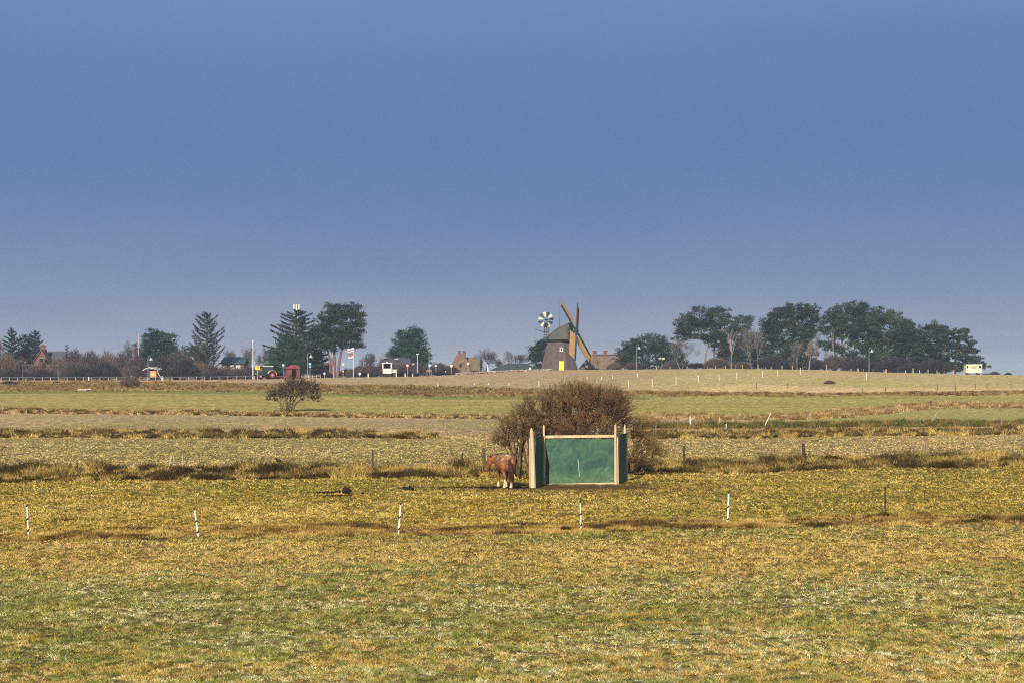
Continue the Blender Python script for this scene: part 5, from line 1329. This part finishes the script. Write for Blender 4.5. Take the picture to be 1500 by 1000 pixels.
pole('pole', 'thin dark post just left of the flags', 'pole', 514.6, 420, 540, .07, DARKW)
def sign(label, u, top_disc, shape, r_, rgb, d=None, post_rgb=(170, 174, 176), extra=None, rgb_in=None, base=None):
    dc = d or float(np.interp(u, _u, _d))+4; a = At(u, dc); o = thing('road_sign', label, 'sign', a.p, group='road signs along the ridge road'); z = a.Z(top_disc); R_ = r_*a.k
    MB().tube([(0, 0, -.1), (0, 0, z+R_*.5)], .055, 6).build('pole', mat('pole_%d_%d_%d' % post_rgb, post_rgb, .5), o)
    mm = mat('sign_%d_%d_%d' % rgb, rgb, .5, .03)
    y = -.10
    if shape == 'disc': MB().disc((0, y, z), (0, 1, 0), R_, .05, 16).build('sign_plate', mm, o)
    if shape == 'diamond': MB().disc((0, y, z), (0, 1, 0), R_*1.2, .05, 4).build('sign_plate', mm, o)
    if shape == 'rect': MB().box(-R_, R_, y-.03, y+.03, z-R_*.8, z+R_*.8).build('sign_plate', mm, o)
    if rgb_in: MB().disc((0, y-.045, z), (0, 1, 0), R_*.55, .03, 12).build('sign_symbol', mat('symbol_%d_%d_%d' % rgb_in, rgb_in, .5, .03), o)
    if extra:
        z2 = a.Z(extra[0]); R2 = extra[1]*a.k
        MB().box(-R2, R2, y-.03, y+.03, z2-R2*.8, z2+R2*.8).build('lower_plate', mat('sign_%d_%d_%d' % extra[2], extra[2], .5, .03), o)
    return o, a
YS = (252, 206, 40)
o, a = sign('yellow rectangular town sign on a white post in front of the tractor', 377.6, 538.4, 'rect', 3.2, YS, d=404, post_rgb=(226, 224, 216))
mk = mat('sign_lettering', (150, 118, 30), .6)
z = a.Z(538.4); R_ = 3.2*a.k
m = MB()
for zz, n, s_ in ((z+.14, 5, .075), (z-.14, 4, .06)):
    for i in range(n): x = (i-(n-1)/2)*.115; m.box(x-.035, x+.035, -.145, -.135, zz-s_, zz+s_)
m.build('sign_lettering', mk, o)
sign('round green and white bus stop sign left of the red hut', 415, 534.3, 'disc', 1.8, (140, 226, 190), post_rgb=(96, 150, 120), rgb_in=(216, 244, 226))
sign('pair of pale blue signs on one post beside the lamp right of the red hut', 454, 532.6, 'disc', 2.0, (140, 192, 226), extra=(536.8, 1.3, (140, 176, 214)), rgb_in=(214, 232, 244))
sign('small round blue sign near the ground under the tall pine', 475.2, 546.7, 'disc', 2.0, (84, 158, 214), rgb_in=(206, 228, 244))
sign('yellow green round bus sign with lower plate left of the flags', 502.7, 533.2, 'disc', 1.7, (222, 232, 96), extra=(543.5, 1.1, (230, 226, 110)))
sign('plain grey round sign back right of the flags', 527, 547, 'disc', 2.0, (190, 196, 196))
sign('round pale sign with dull rim right of the white kiosk', 596.8, 535, 'disc', 2.1, (206, 150, 140), rgb_in=(214, 212, 208))
sign('small square brown sign left of the crossbar pole', 605.3, 533, 'rect', 1.8, (166, 132, 128), post_rgb=(120, 76, 70))
sign('big round light blue sign above the wooden notice stand', 629.6, 535, 'disc', 2.4, (104, 178, 216), rgb_in=(186, 218, 232))
sign('square pale sign with red topped post right of the big blue sign', 638.6, 535.3, 'rect', 1.6, (196, 208, 210), extra=(529.5, .8, (214, 66, 60)))
sign('white edged yellow diamond sign left of the mossy cottage', 661.2, 535.5, 'diamond', 1.9, (248, 240, 220), rgb_in=(240, 204, 120))
sign('black hooded signpost in front of the mossy cottage', 675.3, 532.2, 'rect', 1.4, (36, 34, 38), post_rgb=(48, 44, 46))
sign('oval white sign in front of the mossy cottage roof', 685.6, 532.3, 'disc', 1.9, (236, 238, 238), rgb_in=(120, 132, 150))
sign('white disc sign on a thin post at the left foot of the windmill', 776.5, 539, 'disc', 1.5, (246, 244, 232), extra=(529.3, .8, (220, 220, 216)))
o, a = sign('brown signpost with two finger boards right of the round dark evergreen', 969.3, 528, 'rect', .1, (150, 90, 84), post_rgb=(150, 76, 70), d=462)
MB().box(-.75, -.1, -.14, -.06, a.Z(525.6), a.Z(523.8)).box(.0, .65, -.14, -.06, a.Z(526.5), a.Z(523.4)).build('finger_board', mat('board_pale', (196, 192, 180), .6), o)

# flags
a = At(517.6, 424); o = thing('flagpole', 'white pole flying two small striped flags beside the tall pine', 'flagpole', a.p)
MB().tube([(0, 0, -.1), (0, 0, a.Z(508.5))], [.08, .05], 8).build('pole', WHITEP, o)
def flag(u0, u1, r0, r1, cols, name='flag'):
    n = 10; x0, x1 = a.X(u0), a.X(u1); z0, z1 = a.Z(r0), a.Z(r1)
    fo = None
    for b, c in enumerate(cols):
        m = MB(); za = z0+(z1-z0)*b/len(cols); zb = z0+(z1-z0)*(b+1)/len(cols)-.004
        for i in range(n+1):
            s = i/n; x = x1+(x0-x1)*s; y = math.sin(s*7)*.18*s; dz = -.25*s+.08*math.sin(s*9)
            m.v += [(x, y-.012, za+dz), (x, y-.012, zb+dz), (x, y+.012, za+dz), (x, y+.012, zb+dz)]
        for i in range(n):
            p = i*4; m.f += [(p, p+1, p+5, p+4), (p+2, p+6, p+7, p+3), (p, p+4, p+6, p+2), (p+1, p+3, p+7, p+5)]
        ob = m.build(name if fo is None else 'stripe', mat('cloth_%d_%d_%d' % c, c, .8, .05), fo or o)
        fo = fo or ob
flag(508.5, 517.3, 509.8, 514.6, [(240, 228, 226), (214, 60, 60), (236, 220, 220)])
flag(510.3, 517.3, 516.2, 523.5, [(96, 132, 110), (226, 78, 44), (236, 226, 226)])

# ------------------------------------------------------------------ hut, kiosk, stall, rack, goal, stand
a = At(429, 416); X, Z = a.X, a.Z
o = thing('bus_hut', 'small open fronted red brown wooden hut with pitched red roof by the road', 'shelter hut', a.p)
RB = mat('red_boarding', (132, 68, 62), .85, .15, 3, rgb2=(108, 54, 52)); RR_ = mat('red_roof', (152, 74, 70), .8, .12, 2)
x0, x1, x2 = X(420), X(431), X(440.3); zt, ze = Z(534.2), Z(539.5)
MB().box(x0, x1-1.25*.3, -1.3, -1.2, -.1, ze).build('front_wall', RB, o)
MB().box(x0, x0+.1, -1.19, 1.3, -.1, ze).box(x0+.1, x2, 1.2, 1.3, -.1, ze).build('wall', RB, o)
MB().box(x2-.75, x2, -1.3, -1.2, -.1, ze).build('front_wall', RB, o)
MB().box(x2-.1, x2, -1.19, 1.19, -.1, ze).build('wall', RB, o)
MB().add([(x0-.15, -1.6, ze), (x1+.3, -1.6, ze+.02), (x1+.15, 0, zt), (x0+.75, 0, zt), (x0-.15, 1.6, ze), (x2+.1, 1.6, ze)], [(0, 1, 2, 3), (0, 3, 4), (3, 2, 5, 4)]).build('roof', RR_, o)
MB().prism([(x1+.1, ze), (x1+.15, zt+.02), (x2-.2, zt-.12), (x2+.15, ze)], -1.55, 1.55).build('gable_roof', mat('dull_red_roof', (124, 76, 80), .85), o)

a = At(568, 431); X, Z = a.X, a.Z
o = thing('kiosk', 'white framed kiosk with open counter window beside the road', 'kiosk', a.p)
MB().box(X(561), X(574), -1.0, 1.0, Z(546.5), Z(539.3)).build('counter', mat('cream_panel', (244, 236, 212), .6), o)
MB().box(X(560.4), X(562), -1.05, 1.05, Z(539.2), Z(532)).box(X(572.6), X(574.4), -1.05, 1.05, Z(539.2), Z(532)).build('frame', WHITEP, o)
MB().box(X(559.6), X(575), -1.25, 1.25, Z(531.9), Z(530.9)).build('roof', WHITEP, o)
MB().box(X(562), X(572.6), .8, .95, Z(539.2), Z(532)).build('back_wall', DARKW, o)
MB().box(X(561.5), X(573.5), -.8, .8, -.2, Z(546.6)).build('base', DARKW, o)
MB().ball((X(567), 0, Z(530.2)), .18).build('finial', WHITEP, o)
a = At(578, 428); o = thing('cabinet', 'small pale utility cabinet attached beside the white kiosk', 'cabinet', a.p)
MB().box(a.X(574.8), a.X(581.5), -.5, .5, a.Z(545.5), a.Z(541.2)).build('body', mat('pale_cabinet', (206, 196, 190), .6), o)
MB().box(a.X(574.5), a.X(581.8), -.56, .56, a.Z(541.1), a.Z(540.6)).build('lid', WHITEP, o); MB().box(a.X(575.5), a.X(581), -.4, .4, -.1, a.Z(545.6)).build('plinth', DARKW, o)

a = At(225, 418); X, Z = a.X, a.Z
o = thing('market_stall', 'little orange walled stall under a ragged white roof below the left street lamp', 'stall', a.p)
MB().box(X(220.5), X(230.5), -.9, .9, Z(552.4), Z(543)).build('wall', mat('orange_boards', (244, 164, 92), .7, .15, 3), o)
MB().box(X(223), X(227.5), -.98, -.91, Z(550), Z(545)).build('hatch', mat('pale_orange', (250, 206, 150), .7), o)
g = random.Random(8)
for i in range(9):
    u = 212+i*2.7; r_ = 542-3.2*math.sin(math.pi*(i+.7)/10)-g.random()*1.5
    MB().bar((X(u-2), -1.2+g.random()*.5, Z(r_+1.2)), (X(u+2.5), -.4+g.random(), Z(r_-.8)), .45, .07).build('roof_board', WHITEP, o)
MB().bar((X(230), -.7, Z(541)), (X(237), -.6, Z(554)), .14).bar((X(228), .7, Z(541)), (X(234), .6, Z(552)), .14).build('strut', mat('pale_strut', (210, 196, 190), .7), o)
MB().box(X(221.5), X(229.5), -.7, .7, -.1, Z(552.5)).build('base', DARKW, o)

a = At(458, 412); X, Z = a.X, a.Z
o = thing('cycle_rack', 'low white tubular railing right of the red hut', 'railing', a.p)
m = MB().tube([(X(446.5), 0, -.1), (X(446.5), 0, .72), (X(469.5), 0, .72), (X(469.5), 0, -.1)], .05, 6)
m.build('top_rail', WHITEP, o); MB().tube([(X(446.5), 0, .36), (X(469.5), 0, .36)], .035, 5).build('lower_rail', WHITEP, o)
for u in (452, 458, 464): MB().tube([(X(u), 0, -.1), (X(u), 0, .70)], .035, 5).build('baluster', WHITEP, o)

a = At(59, 421); X, Z = a.X, a.Z
o = thing('football_goal', 'thin white football goal frame before the dark bushes at far left', 'football goal', a.p)
hgt = Z(534)
MB().tube([(X(33.3), 0, -.1), (X(33.3), 0, hgt), (X(85), 0, hgt), (X(85), 0, -.1)], .045, 6).build('frame', mat('goal_paint', (156, 146, 134), .6), o)

a = At(628.6, 430); X, Z = a.X, a.Z
o = thing('notice_stand', 'low brown wooden notice stand on four legs under the big blue sign', 'notice stand', a.p)
WB = mat('brown_boards', (172, 134, 110), .85)
MB().box(X(625), X(632.3), -.35, .35, Z(543.4), Z(541.2)).build('board', WB, o)
for u in (625.4, 631.9):
    for y in (-.3, .3): MB().bar((X(u), y, -.1), (X(u), y, Z(543.4)), .1).build('leg', WB, o)

# ------------------------------------------------------------------ tractor, plough, wagon
def wheel(parent, x, y, r_, w_, tyre, rim, side=-1):
    h = MB().tube([(x, y-w_/2, r_), (x, y+w_/2, r_)], r_*.54, 16).build('wheel', rim, parent)
    t = MB(); n = 20; prof = [(r_*.54, -w_/2), (r_*.92, -w_/2), (r_, -w_*.3), (r_, w_*.3), (r_*.92, w_/2), (r_*.54, w_/2)]
    for j in range(n):
        c, s = math.cos(2*math.pi*j/n), math.sin(2*math.pi*j/n)
        for q, o_ in prof: t.v.append((x+c*q, y+o_, r_+s*q))
    k = len(prof)
    for j in range(n):
        j2 = (j+1) % n
        for i in range(k): t.f.append((j*k+i, j*k+(i+1) % k, j2*k+(i+1) % k, j2*k+i))
    t.build('tyre', tyre, h)
    MB().disc((x, y+side*(w_/2*.9), r_), (0, 1, 0), r_*.22, .12, 10).build('hub_cap', mat('hub_grey', (190, 190, 190), .5), h)
def tractor():
    a = At(391, 409); o = thing('tractor', 'green tractor with red wheels driving left past the yellow town sign', 'tractor', a.p, R(28))
    GP = mat('tractor_green', (38, 74, 58), .35, .08, 2); TY = mat('tyre_rubber', (34, 36, 40), .85); RD = mat('wheel_red', (196, 58, 54), .5, .05); YE = mat('fender_yellow', (236, 224, 120), .5)
    # faces -x (towards the left and a little to us); units in metres
    MB().prism([(-2.3, .75), (-2.35, 1.35), (-2.1, 1.55), (-.6, 1.75), (-.6, .75)], -.42, .42).build('bonnet', GP, o)
    MB().box(-2.05, 1.0, -.3, .3, .5, .745).build('chassis', DARKW, o)
    MB().box(-2.42, -2.36, -.34, .34, .8, 1.3).build('grille', DARKW, o)
    for y in (-.24, .24): MB().disc((-2.43, y, 1.12), (1, 0, 0), .11, .06, 10).build('headlight', WHITEP, o)
    cab = MB().box(-.55, 1.15, -.72, .72, .9, 1.55).build('cab', GP, o)
    MB().prism([(-.5, 1.56), (-.35, 2.55), (1.0, 2.55), (1.1, 1.56)], -.68, .68).build('cab_window', mat('cab_glass', (58, 78, 88), .12, .1, 2, spec=.7), cab)
    for (p, q) in (((-.52, 1.56), (-.37, 2.55)), ((1.12, 1.56), (1.02, 2.55)), ((.35, 1.56), (.35, 2.55))):
        for y in (-.70, .70): MB().bar((p[0], y, p[1]), (q[0], y, q[1]), .08).build('cab_pillar', DARKW, cab)
    MB().prism([(-.55, 2.56), (-.5, 2.72), (1.05, 2.74), (1.2, 2.56)], -.78, .78).build('cab_roof', WHITEP, cab)
    MB().tube([(-1.0, -.5, 1.6), (-1.0, -.5, 2.5)], .05, 6).build('exhaust_pipe', DARKW, o)
    for y, s in ((-.95, -1), (.95, 1)):
        wheel(o, .75, y, .85, .5, TY, RD, s); wheel(o, -1.75, y*.93, .62, .4, TY, RD, s)
        m = MB(); n = 10
        for i in range(n+1):
            t = math.pi*(.02+.86*i/n); c, s2 = math.cos(t), math.sin(t)
            for rr in (.93, .98):
                for yy in (y-.27, y+.27): m.v.append((.75+c*rr, yy, .85+s2*rr))
        for i in range(n):
            p = i*4; m.f += [(p, p+1, p+5, p+4), (p+2, p+6, p+7, p+3), (p, p+4, p+6, p+2), (p+1, p+3, p+7, p+5)]
        m.build('fender', YE, o)
    for y in (-1, 1): MB().bar((-.45, y*.7, 2.2), (-.55, y*1.0, 2.2), .04).box(-.62, -.55, y*1.05-.09, y*1.05+.09, 2.0, 2.35).build('mirror', DARKW, o)
tractor()
a = At(411.5, 409); o = thing('plough', 'low purple red plough hitched behind the green tractor', 'plough', a.p, R(8))
PR = mat('plough_red', (128, 44, 62), .6)
MB().bar((-1.2, 0, .55), (1.0, 0, .6), .16).build('beam', PR, o)
for i in range(4):
    x = -.9+i*.6; MB().bar((x, -.1, .5), (x+.12, -.25, .12), .08).add([(x-.12, -.45, .02), (x+.3, -.2, .02), (x+.32, -.1, .4), (x, -.38, .42), (x-.1, -.41, .02), (x+.32, -.16, .02), (x+.34, -.06, .4), (x+.02, -.34, .42)], [(0, 1, 2, 3), (7, 6, 5, 4), (0, 4, 5, 1), (1, 5, 6, 2), (2, 6, 7, 3), (3, 7, 4, 0)]).build('share', PR if i % 2 else DARKW, o)
def wagon():
    a = At(1425, 424); X, Z = a.X, a.Z; o = thing('site_wagon', 'cream white trailer wagon with dark end windows at the right end of the wood', 'trailer', a.p)
    x0, x1 = X(1413.4), X(1437); z0, z1 = .55, .55+10.4*a.k
    CR = mat('cream_paint', (250, 238, 196), .6, .08, 1.5)
    b = MB().box(x0, x1, -1.0, 1.0, z0-.2, z1).build('body', CR, o)
    MB().box(x0-.06, x1+.06, -1.08, 1.08, z1+.002, z1+.09).build('roof', mat('roof_white', (248, 246, 236), .6), o)
    for u, w_ in ((1415.6, 1.5), (1434, 2.2)):
        f = MB().box(X(u)-w_*a.k*.9, X(u)+w_*a.k*.9, -1.03, -1.001, z1-.75, z1-.2).build('window', DARKW, o)
    MB().box(X(1421), X(1429), -1.04, -1.001, z1-.8, z1-.22).build('hatch', mat('grey_green_panel', (190, 186, 150), .6), o)
    MB().box(X(1430.6), X(1432.2), -1.04, -1.001, z0, z1-.2).build('door', WHITEP, o)
    for u in (1417.5, 1432.5):
        for y in (-.8, .8): wheel(o, X(u), y, .32, .2, mat('tyre_rubber'), STEELG, -1 if y < 0 else 1)
wagon()

# ------------------------------------------------------------------ crow, dung heaps, clods, plank
d = inv_row(408, 684); p = pos(408, d, .25); k = d/F
o = thing('crow', 'black crow perched on the grassy ditch facing left', 'bird', p, R(180)); BL = mat('black_feathers', (26, 26, 32), .6)
m = MB(); m.ball((0, 0, .14), .085, 10, 8, (1.55, .85, 1.0)); m.ball((.13, 0, .25), .05, 8, 6, (1.1, .9, 1)); m.tube([(.06, 0, .18), (.12, 0, .24)], [.06, .045], 8); m.build('body', BL, o, smooth=True)
MB().tube([(-.08, 0, .13), (-.24, 0, .06)], [.04, .025], 6).build('tail', BL, o); MB().tube([(.17, 0, .25), (.235, 0, .235)], [.018, .003], 6).build('beak', BL, o)
for y in (-.03, .03): MB().tube([(0, y, .08), (.01, y, -.02)], .008, 5).build('leg', BL, o)
def heap(name, label, cat, u, py, w_, h_, seed, m, group=None):
    d = inv_row(u, py); p = pos(u, d); g = random.Random(seed); mb = MB()
    for i in range(16):
        mb.ball((g.gauss(0, w_*.2), g.gauss(0, w_*.12), g.random()*h_*.5), 1, 6, 5, (w_*.16*g.uniform(.6, 1.3), w_*.14, h_*.5*g.uniform(.4, 1)))
    ob = mb.build(name, m); ob.location = p; tag(ob, label, cat, group)
DU = mat('wet_dung', (36, 30, 28), .85, .3, 8)
heap('dung_heap', 'larger black peaked dung heap in the pasture left of the horse', 'dung heap', 507, 724, .42, .42, 1, DU)
heap('dung_heap', 'smaller black dung heap nearer the horse', 'dung heap', 598, 719, .40, .28, 2, DU)
heap('clod', 'small black clod at the left of the peaked dung heap', 'clod', 494, 722, .26, .13, 3, DU)
heap('clod', 'small black clod at the right of the peaked dung heap', 'clod', 533, 724, .2, .13, 4, DU)
heap('clod', 'single dark clod in the near field below the fence', 'clod', 684, 817, .14, .09, 5, DU)
def tussock(u, py, w_, h_, label, seed):
    d = inv_row(u, py); g = np.random.default_rng(seed); n = 420; S = []
    for i in range(n):
        a_ = g.uniform(0, 6.283); r_ = np.sqrt(g.uniform(0, 1))*w_/2; l_ = h_*g.uniform(.5, 1.1)*(1-.5*(2*r_/w_)**2)
        x, y = math.cos(a_)*r_, math.sin(a_)*r_; S.append((x, y, -.02, x+math.cos(a_)*l_*.6*g.random(), y+math.sin(a_)*l_*.6*g.random(), l_, .007, .002))
    ob = link('tussock', twig_mesh('tussock', S, (52, 48, 30), (86, 70, 40), seed=seed)); ob.location = pos(u, d); tag(ob, label, 'grass tussock')
tussock(829, 778, .30, .17, 'dark round grass tussock left of the post below the shelter', 1)
tussock(737, 779, .28, .12, 'small dark grass tussock in the fence strip below the horse', 2)
d = inv_row(124, 571.8); p = pos(124, d); o = thing('plank', 'long white plank lying at the edge of the green field at left', 'plank', p)
MB().box(-1.15, .35, -.12, .12, .05, .22).build('board', WHITEP, o); MB().box(.45, 1.1, -.1, .1, .12, .3).build('offcut', WHITEP, o)
# ------------------------------------------------------------------ light, sky, air, camera
SUN_EL, SUN_AZ = 27.0, 14.0      # azimuth: degrees to the left of straight behind the camera
sd = Vector((-math.sin(R(SUN_AZ))*math.cos(R(SUN_EL)), -math.cos(R(SUN_AZ))*math.cos(R(SUN_EL)), math.sin(R(SUN_EL))))
sl = bpy.data.lights.new('sun', 'SUN'); sl.energy = 4.6; sl.angle = R(.55); sl.color = (1, .90, .74)
so = bpy.data.objects.new('sun', sl); COL.objects.link(so)
so.rotation_euler = sd.to_track_quat('Z', 'Y').to_euler(); so.location = (-20, -30, 40)
w = bpy.data.worlds.new('World'); sc.world = w; w.use_nodes = True
nt = w.node_tree; nt.nodes.clear()
out = nt.nodes.new('ShaderNodeOutputWorld'); bg = nt.nodes.new('ShaderNodeBackground')
sky = nt.nodes.new('ShaderNodeTexSky'); sky.sky_type = 'NISHITA'; sky.sun_disc = False
sky.sun_elevation = R(SUN_EL); sky.sun_rotation = math.atan2(sd.x, sd.y)
sky.air_density = 1.0; sky.dust_density = 1.2; sky.ozone_density = 1.5
tc = nt.nodes.new('ShaderNodeTexCoord'); sep = nt.nodes.new('ShaderNodeSeparateXYZ')
nz = nt.nodes.new('ShaderNodeTexNoise'); nz.inputs['Scale'].default_value = 3.5; nz.inputs['Detail'].default_value = 3
mp = nt.nodes.new('ShaderNodeMapping'); mp.inputs['Scale'].default_value = (1, 1, 5)
nt.links.new(tc.outputs['Generated'], mp.inputs[0]); nt.links.new(mp.outputs[0], nz.inputs[0])
nt.links.new(tc.outputs['Generated'], sep.inputs[0])
ad = nt.nodes.new('ShaderNodeMath'); ad.operation = 'MULTIPLY_ADD'
sb = nt.nodes.new('ShaderNodeMath'); sb.operation = 'SUBTRACT'; sb.inputs[1].default_value = .5
nt.links.new(nz.outputs[0], sb.inputs[0]); nt.links.new(sb.outputs[0], ad.inputs[0]); ad.inputs[1].default_value = .05
nt.links.new(sep.outputs[2], ad.inputs[2])
# layered winter sky: grey haze low down, deeper blue above it, by elevation
rp = nt.nodes.new('ShaderNodeValToRGB'); cr = rp.color_ramp
mr = nt.nodes.new('ShaderNodeMapRange'); mr.inputs[1].default_value = 0; mr.inputs[2].default_value = .25
nt.links.new(ad.outputs[0], mr.inputs[0]); nt.links.new(mr.outputs[0], rp.inputs[0])
SKY = [(0, (158, 166, 178)), (.06, (149, 159, 177)), (.14, (132, 148, 179)), (.26, (109, 135, 176)), (.42, (94, 126, 173)), (.62, (97, 130, 178)), (.76, (107, 140, 187)), (1, (116, 148, 194))]
cr.interpolation = 'B_SPLINE'
while len(cr.elements) < len(SKY): cr.elements.new(.5)
EXPO = .42
for e, (p, c) in zip(cr.elements, SKY):
    e.position = p; e.color = (*lin(*c), 1)
vs = nt.nodes.new('ShaderNodeVectorMath'); vs.operation = 'SCALE'; vs.inputs['Scale'].default_value = 1/(2**EXPO)/.1
nt.links.new(rp.outputs[0], vs.inputs[0])
mx = nt.nodes.new('ShaderNodeMix'); mx.data_type = 'RGBA'
fr = nt.nodes.new('ShaderNodeMapRange'); fr.inputs[1].default_value = .22; fr.inputs[2].default_value = .6
nt.links.new(sep.outputs[2], fr.inputs[0]); nt.links.new(fr.outputs[0], mx.inputs[0])
nt.links.new(vs.outputs[0], mx.inputs[6]); nt.links.new(sky.outputs[0], mx.inputs[7])
nt.links.new(mx.outputs[2], bg.inputs[0]); bg.inputs[1].default_value = .1
nt.links.new(bg.outputs[0], out.inputs[0])

HAZE = .00020
if HAZE:
    bm = bpy.data.meshes.new('haze')
    x0, x1, y0, y1, z0, z1 = -9000, 9000, -400, 4700, -3, 30
    vv = [(x, y, z) for z in (z0, z1) for y in (y0, y1) for x in (x0, x1)]
    bm.from_pydata(vv, [], [(0, 2, 3, 1), (4, 5, 7, 6), (0, 1, 5, 4), (2, 6, 7, 3), (0, 4, 6, 2), (1, 3, 7, 5)])
    ho = bpy.data.objects.new('haze', bm); COL.objects.link(ho); ho['kind'] = 'stuff'
    m = bpy.data.materials.new('haze'); m.use_nodes = True; n = m.node_tree; n.nodes.clear()
    o_ = n.nodes.new('ShaderNodeOutputMaterial'); v = n.nodes.new('ShaderNodeVolumePrincipled')
    v.inputs['Color'].default_value = (.72, .84, 1, 1); v.inputs['Density'].default_value = HAZE; v.inputs['Anisotropy'].default_value = 0
    n.links.new(v.outputs[0], o_.inputs['Volume']); bm.materials.append(m)

cam = bpy.data.cameras.new('camera'); co = bpy.data.objects.new('camera', cam); COL.objects.link(co)
co.location = (0, 0, EYE); co.rotation_euler = (R(90), 0, 0)
cam.sensor_width = 36; cam.lens = 36*F/1500; cam.shift_y = (HZ-500)/1500; cam.clip_start = .5; cam.clip_end = 20000
sc.camera = co
sc.view_settings.view_transform = 'Standard'; sc.view_settings.look = 'None'; sc.view_settings.gamma = 1
sc.view_settings.use_curve_mapping = False; sc.view_settings.exposure = EXPO
sc.cycles.max_bounces = 4; sc.cycles.diffuse_bounces = 2; sc.cycles.volume_bounces = 0; sc.cycles.transparent_max_bounces = 4
sc.cycles.use_denoising = False
sc.cycles.filter_width = 1.05
